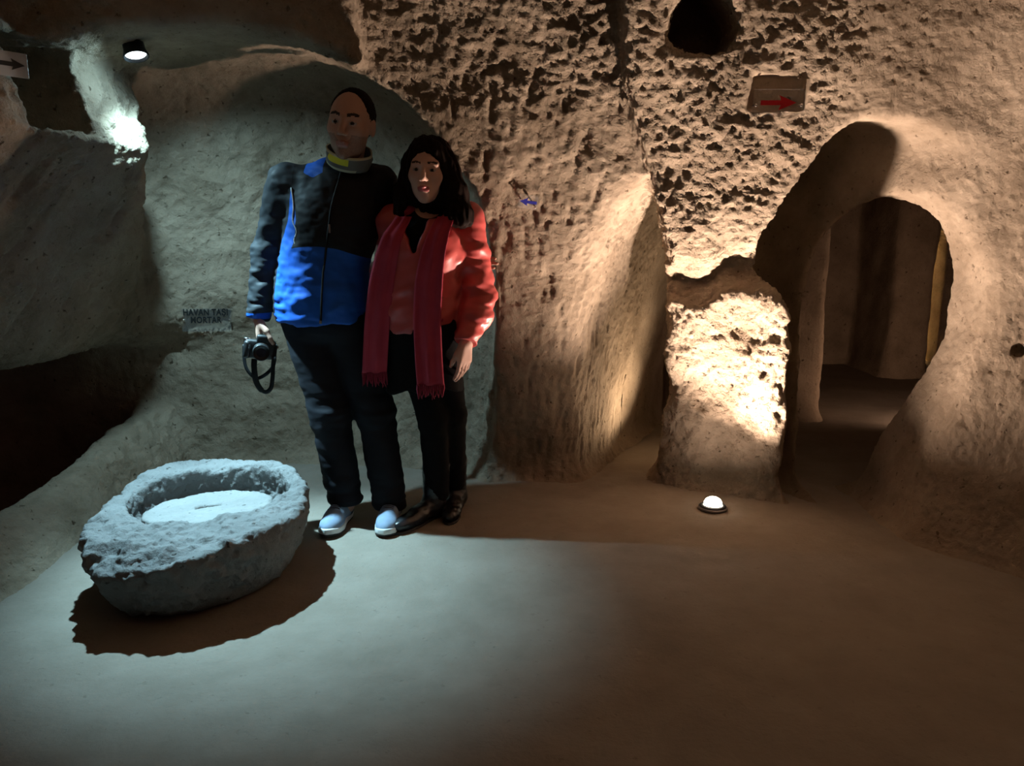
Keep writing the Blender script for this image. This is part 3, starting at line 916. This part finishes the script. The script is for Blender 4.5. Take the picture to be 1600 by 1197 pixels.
def boot(parent, base, heel, toe, ankle, z0=0.0):
    H, u, v, k, P, R = shoe_field(heel, toe, z0)
    F = Field()
    F.cone(P(.05, 0, .06), P(.16, 0, .050), .042, .036, .02).ell(P(.205, 0, .036), (.092 * k, .042, .034), .03, rot=R).ell(P(.05, 0, .045), (.055 * k, .036, .045), .03, rot=R)
    F.cone(P(.06, 0, .06), ankle, .046, .062, .03).plane(P(0, 0, .012), (0, 0, -1), .006).plane((0, 0, ankle[2] + .02), (0, 0, 1), .006)
    sh = field_part('boot', F, .005, [F_BOOT], parent, base=base, disp=lambda V, N: .0018 * fbm(V, 40, 2, sc=(1, 1, 1.8)))
    def fn(x, y, z):
        q = np.stack([x - H[0], y - H[1], z - z0], 1); a = q @ u / k; b = q @ v
        hw = np.interp(a, (-.005, .01, .05, .12, .20, .26, .285, .297), (.008, .028, .034, .030, .041, .032, .020, .004))
        top = np.where(a < .085, .024, .014)
        return np.maximum(smax(np.abs(b) - hw, np.abs(a - .144) * k - .153 * k, .008), np.maximum(z - z0 - top, z0 - z))
    G = Field(); G.custom(fn, P(.145, 0, .02), .17, .001)
    field_part('boot_sole', G, .005, [F_SOLE], sh, base=base)
    return sh

def ribbon(name, centers, widths, rights, outs, thick, mat, parent, base, waves=3, amp=.006, seed=0):
    """cloth strip with soft pleats and real thickness"""
    n = len(centers); m = 13
    front = []; back = []
    for i in range(n):
        c = np.array(centers[i]); r = np.array(rights[i]); o = np.array(outs[i])
        for j in range(m):
            t = j / (m - 1) - .5
            w = amp * math.sin(2 * PI * waves * t + seed + i * .02) * (1 - .2 * abs(t)) - .012 * (2 * t) ** 2 * .5
            p = c + r * t * widths[i] + o * w
            front.append(p + o * thick / 2); back.append(p - o * thick / 2)
    V = np.array(front + back) - np.array(base); N = n * m
    Q = []
    for i in range(n - 1):
        for j in range(m - 1):
            a = i * m + j
            Q.append((a, a + m, a + m + 1, a + 1)); Q.append((N + a, N + a + 1, N + a + m + 1, N + a + m))
    for i in range(n - 1):
        a = i * m; Q.append((a, N + a, N + a + m, a + m)); a += m - 1; Q.append((a, a + m, N + a + m, N + a))
    for j in range(m - 1):
        Q.append((j, j + 1, N + j + 1, N + j)); a = (n - 1) * m + j; Q.append((a, N + a, N + a + 1, a + 1))
    me = new_mesh(name, V, np.array(Q), True, [mat])
    return link(name, me, parent)

def panel_fabric(m_black, m_sleeve, m_blue):
    m = m_black.copy(); m.name = 'two_tone_softshell'; nt = m.node_tree; b = nt.nodes['Principled BSDF']
    src = b.inputs['Base Color'].links[0].from_socket
    for att, mm in (('sleeve', m_sleeve), ('blue', m_blue)):
        at = nt.nodes.new('ShaderNodeAttribute'); at.attribute_name = att
        gt = nt.nodes.new('ShaderNodeMath'); gt.operation = 'GREATER_THAN'; gt.inputs[1].default_value = 0
        mx = nt.nodes.new('ShaderNodeMix'); mx.data_type = 'RGBA'
        nt.links.new(at.outputs['Fac'], gt.inputs[0]); nt.links.new(gt.outputs[0], mx.inputs[0]); nt.links.new(src, mx.inputs[6])
        mx.inputs[7].default_value = mm.node_tree.nodes['Color Ramp'].color_ramp.elements[0].color
        src = mx.outputs[2]
    nt.links.new(src, b.inputs['Base Color'])
    return m

# ---------------------------------------------------------------- the man
def build_man():
    base = (-.70, 3.2, 0)
    t = thing('person', 'man in a blue and black jacket and dark trousers, holding a camera at his side', 'person', base)
    hipL, hipR = (-.865, 3.25, .88), (-.69, 3.25, .88)
    knL, knR = (-.778, 3.205, .49), (-.588, 3.225, .49)
    anL, anR = (-.737, 3.235, .075), (-.538, 3.24, .055)
    shL, elL, wrL = (-.925, 3.235, 1.452), (-1.024, 3.275, 1.17), (-1.068, 3.228, .905)
    shR, elR, wrR = (-.545, 3.27, 1.445), (-.44, 3.435, 1.20), (-.24, 3.425, 1.13)
    nb = (-.672, 3.23, 1.50)
    hc = (-.628, 3.135, 1.668)
    HM = head_frame(hc, math.radians(-5), math.radians(8), math.radians(6), 1.06)
    B = Field()
    B.ell((-.775, 3.24, .96), (.15, .105, .16), .05).ell((-.735, 3.235, 1.30), (.155, .11, .20), .08).cone(shL, shR, .06, .06, .06)
    B.chain([shL, elL, wrL], [.050, .042, .029], .02).chain([shR, elR, wrR], [.050, .042, .029], .02)
    B.chain([hipL, knL, anL], [.085, .058, .042], .03).chain([hipR, knR, anR], [.085, .058, .042], .03)
    for an, to in ((anL, (-.765, 3.13, .04)), (anR, (-.535, 3.13, .04))): B.cone((an[0], an[1] + .02, .05), to, .024, .016, .02)
    B.cone(nb, tuple(HM @ Vector((0, .02, -.07))), .058, .055, .03)
    add_head(B, HM, 1.06, True)
    add_hand(B, wrL, (.03, -.10, -1), (.85, .25, -.1), (.2, -1, -.1), 1.03, (48, 50, 52, 55), (.8, .5, .5))
    add_hand(B, wrR, (1, -.08, -.1), (0, -1, 0), (0, 0, 1), 1.0, (15, 15, 18, 20))
    field_part('body', B, .0046, [SKIN_M, BROW, LIP_M, EYEW, STUB, IRIS], t, cls=face_class(HM, True), base=base)
    # cropped hair, receding at the temples
    Hh = Field(); rot = HM.to_3x3().normalized(); s = 1.06
    w = lambda p: tuple(HM @ Vector(p))
    Hh.ell(w((0, .020, .031)), tuple(q * s for q in (.0815, .1005, .0985)), .01, rot=rot)
    Hh.ell(w((0, -.085, .020)), tuple(q * s for q in (.072, .085, .108)), .012, True, rot=rot)
    Hh.plane(w((0, -.03, -.045)), tuple(rot @ Vector((0, -.35, -1))), .01)
    field_part('hair', Hh, .0046, [HAIR], t, base=base, disp=lambda V, N: .002 * fbm(V, 120, 2))
    # jacket
    J = Field()
    J.ell((-.800, 3.235, .94), (.200, .150, .22), .03).ell((-.785, 3.235, 1.10), (.190, .145, .24), .06).ell((-.738, 3.235, 1.315), (.195, .145, .20), .07)
    J.cone((-.895, 3.24, 1.445), (-.575, 3.26, 1.44), .080, .080, .06).cone((-.70, 3.235, 1.47), (-.675, 3.225, 1.53), .095, .075, .05)
    J.custom(lambda x, y, z: z - .882 - .02 * (x + .8), (-.8, 3.24, .75), .35, .012, True)
    J.chain([shL, elL, (wrL[0], wrL[1] + .005, wrL[2] + .012)], [.080, .066, .048], .03)
    J.chain([shR, elR, (wrR[0] - .01, wrR[1], wrR[2])], [.080, .064, .048], .03)
    J.cone((nb[0], nb[1], nb[2]), (-.660, 3.215, 1.55), .084, .080, .02).plane((-.66, 3.2, 1.525), (.10, -.45, 1), .008, R=.14)
    J.cone((nb[0], nb[1] - .005, nb[2] + .02), (-.645, 3.195, 1.66), .062, .066, .008, True)
    dl = np.array(wrL) - np.array(elL); J.plane(np.array(wrL) + dl * .03, dl, .004, R=.07)
    def disp(V, N):
        x, y, z = V.T
        d = .006 * fbm(V, 7, 2) + .004 * fbm(V, 16, 2, sc=(1, 1, 1.5))
        arm = sstep(-.93, -.97, x + .12 * (z - 1.2))
        d += arm * .0065 * fbm(V, 13, 2, .5, sc=(.7, .7, 2.6), off=2) * sstep(1.35, 1.1, z)
        lowc = sstep(1.25, .95, z) * (1 - arm)
        d += lowc * .006 * fbm(V, 9, 2, .5, sc=(.6, .6, 2.0), off=7)
        return d
    def panels(C):
        # signed panel fields (positive inside): blue and sleeve
        x, y, z = C.T
        ax = np.interp(z, (.85, 1.0, 1.17, 1.30, 1.46), (-.985, -.978, -.955, -.90, -.875))
        arm = np.maximum(ax - x, np.minimum(x + .55, y - 3.30))
        edge = 1.170 + .030 * np.sin((x + .97) * 9) - .30 * np.clip(-.935 - x, 0, 1) - .10 * np.clip(x + .70, 0, 1)
        blue = np.minimum(-arm, edge - z)
        strip = .046 * sstep(1.44, 1.30, z) + .02 * np.sin(z * 22) * sstep(1.40, 1.2, z)
        blue = np.maximum(blue, np.minimum(np.minimum(-arm, ax + strip - x), 1.43 - z))
        blue = np.maximum(blue, np.minimum(np.minimum(z - 1.468 - .5 * np.abs(x + .79), 1.56 - z), .040 - np.abs(x + .79)))
        blue = np.maximum(blue, np.minimum(-.98 - x, .013 - np.abs(z - .912)))
        return blue, arm
    jk = field_part('jacket', J, .0062, [panel_fabric(F_BLACK, F_DBLUE, F_BLUE)], t, disp, None, base)
    co = np.empty(len(jk.data.vertices) * 3, f32); jk.data.vertices.foreach_get('co', co)
    for nm, v in zip(('blue', 'sleeve'), panels(co.reshape(-1, 3) + np.array(base))):
        jk.data.attributes.new(nm, 'FLOAT', 'POINT').data.foreach_set('value', v.astype(f32))
    # zip, pull, piping on the jacket
    zp = []
    for z in np.linspace(1.50, .90, 40):
        x = np.interp(z, (.88, 1.1, 1.35, 1.5), (-.772, -.752, -.71, -.672)); y = J.front(x, z)
        if y is not None: zp.append((x, y - .005, z))
    tube_mesh(zp, .0045, 8, 'zip', F_BLACK, jk, base)
    bm = bmesh.new(); p = zp[14]; bm_box(bm, Vector(p) - Vector(base) + Vector((.003, -.008, -.015)), (.008, .004, .034), .0015); bm_obj('zip_pull', bm, M_ZIP, jk)
    bm = bmesh.new(); p = zp[-1]; bm_box(bm, Vector(p) - Vector(base) + Vector((0, -.006, .0)), (.010, .005, .012), .0015); bm_obj('zip_end', bm, M_ZIP, jk)
    for pts in ([(-.878, 1.43), (-.868, 1.36), (-.872, 1.30), (-.855, 1.26), (-.868, 1.22), (-.845, 1.185)],):
        pp = []
        for q in smooth_path([(a, 0, b) for a, b in pts], 5):
            y = J.front(q[0], q[2])
            if y: pp.append((q[0], y - .005, q[2]))
        if len(pp) > 2: tube_mesh(pp, .0032, 6, 'piping', M_PIPE, jk, base)
    # trousers
    Tr = Field()
    Tr.ell((-.778, 3.24, .90), (.180, .128, .13), .04)
    Tr.chain([hipL, knL, (anL[0], anL[1], .10)], [.108, .084, .076], .03).chain([hipR, knR, (anR[0], anR[1], .07)], [.108, .082, .074], .03)
    Tr.custom(lambda x, y, z: z - np.where(x < -.64, .088, .055), (-.64, 3.24, .0), .3, .012, True)
    def dispT(V, N):
        z = V[:, 2]
        k = np.exp(-((z - .49) / .10) ** 2) + 1.4 * np.exp(-((z - .14) / .08) ** 2) + .5
        return .0055 * k * fbm(V, 11, 2, .5, sc=(.8, .8, 2.2)) + .004 * fbm(V, 6, 1)
    field_part('trousers', Tr, .0068, [F_TROU], t, dispT, base=base)
    # neck gaiter
    G = Field(); c0 = np.array((-.648, 3.178, 1.545)); 
    tilt = Matrix.Rotation(math.radians(24), 3, 'X') @ Matrix.Rotation(math.radians(12), 3, 'Y')
    rings = [(.083, -.022), (.089, -.010), (.087, .004), (.091, .016), (.088, .030), (.090, .040)]
    seg = 48; bm = bmesh.new(); rr = []
    ang = lambda i: 2 * PI * i / seg
    for off in (0, -.006):
        for r, z in rings:
            rr.append([bm.verts.new(Vector(c0 - np.array(base)) + tilt @ Vector(((r + off + .003 * math.sin(5 * ang(i) + z * 90)) * math.cos(ang(i)), (r + off) * 1.05 * math.sin(ang(i)) - .012, z))) for i in range(seg)])
    nr = len(rings)
    order = list(range(nr)) + list(range(2 * nr - 1, nr - 1, -1)) + [0]
    for q, (a, b) in enumerate(zip(order, order[1:])):
        for i in range(seg):
            j = (i + 1) % seg
            f = bm.faces.new((rr[a][i], rr[a][j], rr[b][j], rr[b][i]))
            deg = math.degrees(ang(i)) % 360
            if q in (4, 5): f.material_index = 2
            elif q == 0: f.material_index = 2 if 180 < deg < 300 else 0
            elif 212 < deg < 272 and q in (2, 3): f.material_index = 1
            elif q in (1,): f.material_index = 0
    bm_obj('neck_gaiter', bm, [F_GREY, F_YEL, F_PALE], t, True)
    sneaker(t, base, (-.748, 3.312), (-.776, 3.022))
    sneaker(t, base, (-.538, 3.312), (-.532, 3.022))
    return t
build_man()

# ---------------------------------------------------------------- the woman
def build_woman():
    base = (-.34, 3.2, 0)
    t = thing('person', 'woman with long dark hair in a coral red coat and rose scarf beside the man', 'person', base)
    s = .97
    hc = (-.330, 3.125, 1.488)
    HM = head_frame(hc, math.radians(-4), math.radians(3), math.radians(2), s)
    rot = HM.to_3x3().normalized(); w = lambda p: tuple(HM @ Vector(p))
    shL, elL, wrL = (-.485, 3.21, 1.305), (-.555, 3.425, 1.09), (-.73, 3.475, 1.03)
    shR, elR, wrR = (-.185, 3.195, 1.305), (-.138, 3.205, 1.03), (-.186, 3.105, .815)
    hipL, knL, anL = (-.425, 3.21, .85), (-.338, 3.21, .47), (-.332, 3.275, .12)
    hipR, knR, anR = (-.31, 3.21, .85), (-.268, 3.27, .47), (-.268, 3.385, .12)
    nb = (-.335, 3.195, 1.345)
    B = Field()
    B.ell((-.37, 3.2, .94), (.135, .10, .15), .05).ell((-.35, 3.195, 1.18), (.125, .10, .18), .08).cone(shL, shR, .045, .045, .05)
    B.chain([shL, elL, wrL], [.042, .036, .025], .02).chain([shR, elR, wrR], [.042, .036, .025], .02)
    B.chain([hipL, knL, anL], [.075, .050, .038], .03).chain([hipR, knR, anR], [.075, .050, .038], .03)
    B.cone(anL, (-.37, 3.22, .045), .022, .015, .02).cone(anR, (-.272, 3.33, .045), .022, .015, .02)
    B.cone(nb, w((0, .02, -.07)), .050, .048, .03)
    add_head(B, HM, s, False)
    add_hand(B, wrR, (-.10, -.06, -1), (-.75, .65, 0), (-.65, -.75, 0), .93, (14, 18, 22, 28), (.85, .45, .2))
    add_hand(B, wrL, (-1, .03, -.1), (0, -1, 0), (0, 0, 1), .92, (15, 15, 18, 20))
    field_part('body', B, .0046, [SKIN_W, BROW, LIP_W, EYEW, SKIN_W, IRIS], t, cls=face_class(HM, False), base=base)
    # hair
    Hh = Field()
    E = lambda c, r, k=.02, sub=False: Hh.ell(w(c), tuple(q * s for q in r), k, sub, rot)
    C = lambda a, b, ra, rb, k=.03: Hh.cone(w(a), w(b), ra * s, rb * s, k)
    E((0, .024, .036), (.096, .112, .112)); E((.006, .035, -.05), (.105, .085, .12), .04)
    C((-.078, .015, .02), (-.098, .005, -.09), .040, .038); C((-.098, .005, -.09), (-.112, .000, -.165), .036, .022)
    C((.080, .010, .03), (.108, .005, -.07), .042, .050); C((.108, .005, -.07), (.145, -.015, -.165), .050, .048); C((.10, .0, -.08), (.105, -.03, -.17), .04, .03)
    C((.145, -.015, -.165), (.155, -.02, -.185), .045, .03)
    C((0, .06, -.05), (.02, .07, -.17), .07, .06)
    E((-.004, -.110, -.018), (.064, .098, .092), .018, True)
    Hh.cone(w((0, -.12, -.09)), w((0, -.12, -.2)), .075 * s, .06 * s, .02, True)
    def dispH(V, N):
        return .007 * fbm(V, 16, 2, sc=(1, 1, .5)) + .005 * fbm(V, 55, 2, .6, sc=(1, 1, .16), off=3)
    field_part('hair', Hh, .005, [HAIR], t, dispH, base=base)
    # blouse seen in the neckline and the long dark top under the coat
    Bl = Field()
    Bl.ell((-.35, 3.19, 1.17), (.135, .112, .19), .06).cone((-.43, 3.195, 1.30), (-.245, 3.195, 1.30), .050, .050, .04)
    Bl.cone((nb[0], nb[1] - .005, nb[2] + .005), w((0, -.01, -.13)), .056, .05, .01, True)
    field_part('blouse', Bl, .007, [F_WBLK], t, base=base)
    Sk = Field()
    Sk.ell((-.375, 3.2, .86), (.165, .125, .13), .04).cone((-.44, 3.2, .84), (-.455, 3.19, .60), .085, .080, .05).cone((-.31, 3.2, .84), (-.300, 3.2, .60), .095, .090, .05).cone((-.38, 3.2, .84), (-.385, 3.19, .60), .105, .10, .05)
    Sk.custom(lambda x, y, z: z - .60 - .012 * np.sin(x * 40), (-.38, 3.2, .5), .25, .01, True)
    field_part('tunic', Sk, .007, [F_WBLK], t, lambda V, N: .006 * fbm(V, 12, 2, sc=(1, 1, .25)), base=base)
    Le = Field(); Le.chain([hipL, knL, anL], [.088, .066, .052], .02).chain([hipR, knR, anR], [.088, .068, .054], .02)
    field_part('trousers', Le, .007, [F_WBLK], t, lambda V, N: .003 * fbm(V, 14, 2, sc=(.8, .8, 2)), base=base)
    # coat
    K = Field()
    K.ell((-.385, 3.2, .93), (.168, .140, .19), .03).ell((-.37, 3.195, 1.06), (.158, .138, .2), .06).ell((-.352, 3.175, 1.19), (.165, .142, .15), .06)
    K.cone((-.46, 3.2, 1.305), (-.205, 3.195, 1.305), .066, .066, .05).cone((-.33, 3.2, 1.31), nb, .075, .068, .04)
    K.custom(lambda x, y, z: z - .845 - .03 * (x + .38), (-.38, 3.2, .72), .3, .012, True)
    K.custom(lambda x, y, z: np.maximum(np.abs(x + .385) - .42 * np.clip(z - 1.18, 0, .3) - .004, np.maximum(y - 3.14, 1.18 - z)), (-.36, 3.05, 1.30), .22, .01, True)
    K.cone((nb[0], nb[1] - .01, nb[2] - .02), w((0, -.01, -.13)), .060, .062, .01, True)
    K.chain([shR, elR, (wrR[0], wrR[1], wrR[2] + .01)], [.074, .066, .052], .025)
    K.ell((-.118, 3.19, .985), (.055, .06, .05), .03).ell((-.135, 3.15, .905), (.060, .06, .045), .02)
    K.chain([shL, elL, (wrL[0] + .01, wrL[1], wrL[2])], [.070, .056, .044], .025)
    dl = np.array(wrR) - np.array(elR); K.plane(np.array(wrR) + dl * .01, dl, .004, R=.07)
    def dispK(V, N):
        x, y, z = V.T
        arm = sstep(-.235, -.205, x - .10 * (z - 1.1))
        d = .005 * fbm(V, 8, 2) + arm * .012 * fbm(V, 10, 2, .45, sc=(.8, .8, 2.1), off=1.3) * sstep(1.36, 1.15, z)
        L = np.stack([x + .5 * z, y, z - .4 * x], 1)
        return d + (1 - arm) * .008 * fbm(L, 7, 2, .5, sc=(.5, .5, 2.0), off=4)
    co = field_part('coat', K, .0062, [F_CORAL], t, dispK, base=base)
    for z in (1.10, 1.0, .91):
        y = K.front(-.285, z)
        bm = bmesh.new(); bm_lathe(bm, [(0, .004), (.007, .004), (.009, .001), (.009, -.002)], 16, Matrix.Translation(Vector((-.285, y - .003, z)) - Vector(base)) @ Matrix.Rotation(PI / 2, 4, 'X')); bm_obj('button', bm, F_FRINGE, co, True)
    # scarf: roll about the neck and two hanging ends with fringe
    S = Field(); cN = np.array((-.333, 3.195, 1.365)); ring = []
    for a in np.linspace(math.radians(-28), math.radians(208), 15):
        ring.append((cN[0] + .098 * math.cos(a), cN[1] + .085 * math.sin(a), cN[2] - .045 * max(0, -math.sin(a)) + .0))
    S.chain(ring, [.030] * len(ring), .02)
    sc = field_part('scarf', S, .006, [F_SCARF], t, lambda V, N: .004 * fbm(V, 22, 2, sc=(1, 1, 2)), base=base)
    def pxw(px, py, Y):
        d = px_dir(px, py); k = Y / d[1]; return d[0] * k, CAM_H + d[2] * k
    for i, (path, wd) in enumerate(((((628, 338), (612, 372), (597, 430), (587, 500), (582, 560), (580, 588)), .102), (((696, 338), (684, 370), (672, 430), (668, 500), (670, 560), (673, 602)), .110))):
        pts = [(pxw(a, b, 3.05)[0], 0, pxw(a, b, 3.05)[1]) for a, b in path]
        pp = smooth_path(pts, 7); cen = []; rig = []; out = []; wid = []
        ylast = None
        ys = []
        for q in pp:
            yy = [K.front(q[0] + o, max(q[2], .90)) for o in (-.035, 0, .035)]
            yy = [v for v in yy if v]
            ys.append((min(yy) if yy else 3.09) - .016)
        ys = np.array(ys); ysm = np.array([ys[max(0, k - 3):k + 4].mean() for k in range(len(ys))])
        for k, q in enumerate(pp):
            y = min(ysm[k], ys[k] + .004) if q[2] > .9 else ysm[k]
            cen.append((q[0], y, q[2])); f = k / (len(pp) - 1)
            rig.append((1, 0, 0)); out.append((0, -1, 0)); wid.append(wd * (.62 + .38 * min(1, f * 2.2)))
        ribbon('scarf_end', cen, wid, rig, out, .007, F_SCARF, sc, base, 2.0, .0055, i * 1.3)
        bm = bmesh.new(); e = cen[-1]; rnd = random.Random(5 + i)
        for j in range(17):
            x0 = e[0] + (j / 16 - .5) * wd * .97; ln = .055 + rnd.uniform(-.008, .010)
            v = []
            for k in range(4):
                z = e[2] + .004 - ln * k / 3; r = (.0032, .0036, .0032, .0016)[k]
                xo = x0 + rnd.uniform(-.002, .002) * k; yo = e[1] + rnd.uniform(-.002, .002) * k
                v.append([bm.verts.new(Vector((xo + r * math.cos(a), yo + r * math.sin(a), z)) - Vector(base)) for a in (0, PI / 2, PI, 1.5 * PI)])
            for a, b in zip(v, v[1:]):
                for k in range(4): bm.faces.new((a[k], a[(k + 1) % 4], b[(k + 1) % 4], b[k]))
            bm.faces.new(v[-1])
        o = bm_obj('fringe', bm, F_FRINGE, sc, True); o['kind'] = 'stuff'
    boot(t, base, (-.315, 3.325), (-.492, 3.062), (-.336, 3.275, .24))
    boot(t, base, (-.255, 3.455), (-.275, 3.165), (-.268, 3.375, .24))
    return t
build_woman()

# ---------------------------------------------------------------- camera in the man's hand
def build_camera():
    base = Vector((-1.056, 3.188, .775))
    t = thing('camera', 'black camera with a dangling neck strap held in the hand of the man', 'camera', base)
    mb = mottled('camera_black', (.012, .013, .014), (.02, .021, .022), 200, .42, .3, 400, .0008)
    gl = pmat('lens_glass', (.02, .025, .035), .05); sil = pmat('bright_lens_ring', (.75, .78, .78), .2, 1.0)
    R = Matrix.Rotation(math.radians(18), 3, 'Z') @ Matrix.Rotation(math.radians(8), 3, 'Y')
    bm = bmesh.new()
    bm_box(bm, (0, 0, 0), (.125, .046, .078), .010, 3); bm_box(bm, (.008, -.004, .046), (.052, .046, .034), .010, 3); bm_box(bm, (-.052, -.018, -.002), (.028, .05, .074), .012, 3)
    bmesh.ops.rotate(bm, cent=(0, 0, 0), matrix=R, verts=bm.verts)
    b = bm_obj('camera_body', bm, mb, t, True)
    M = R.to_4x4()
    LM = Matrix.Translation((-.044, -.012, .030)) @ M @ Matrix.Rotation(math.radians(62), 4, 'Y') @ Matrix.Rotation(PI, 4, 'X')
    LM = Matrix.Translation((.01, -.02, -.004)) @ M @ Matrix.Rotation(PI / 2, 4, 'X')
    bm = bmesh.new(); bm_lathe(bm, [(.034, 0), (.034, .02), (.032, .022), (.032, .045), (.0335, .047), (.0335, .062), (.030, .064), (.028, .058), (0, .056)], 32, LM); l = bm_obj('lens', bm, mb, t, True)
    bm = bmesh.new(); bm_lathe(bm, [(0, .0585), (.018, .0575), (.027, .0565)], 28, LM); bm_obj('glass', bm, gl, l, True)
    bm = bmesh.new(); bm_lathe(bm, [(.0345, .024), (.0355, .026), (.0355, .030), (.0345, .032)], 32, LM); bm_obj('lens_ring', bm, sil, l, True)
    DM = Matrix.Translation((-.050, -.006, .036)) @ M
    bm = bmesh.new(); bm_lathe(bm, [(0, .014), (.013, .014), (.015, .011), (.015, 0)], 24, DM); bm_obj('shutter_dial', bm, sil, t, True)
    for sx in (-1, 1):
        bm = bmesh.new(); bm_box(bm, R @ Vector((sx * .064, 0, .022)), (.006, .010, .014), .002); bm_obj('strap_lug', bm, sil, t)
    st = [(-.066, 0, .02), (-.068, -.004, -.04), (-.058, -.008, -.085), (-.030, -.010, -.118), (-.005, -.012, -.120), (.030, -.012, -.098), (.056, -.010, -.065), (.062, -.006, -.02), (.066, 0, .02)]
    tube_mesh(smooth_path(st, 6), .0075, 8, 'neck_strap', F_BLACK, t, (0, 0, 0), .28, (0, 1, .1))
    st2 = [(-.018, -.026, -.036), (-.020, -.030, -.075), (-.016, -.030, -.13), (.002, -.030, -.166), (.024, -.028, -.178), (.044, -.026, -.160), (.052, -.024, -.12), (.056, -.020, -.07), (.060, -.012, -.03)]
    tube_mesh(smooth_path(st2, 6), [.0125] * 20 + [.009] * (len(smooth_path(st2, 6)) - 20), 8, 'strap_pad', F_BLACK, t, (0, 0, 0), .25, (0, 1, .1))
build_camera()
print('script time', round(time.time() - T0, 1), 'tris', sum(len(o.data.polygons) for o in bpy.data.objects if o.type == 'MESH') * 2)
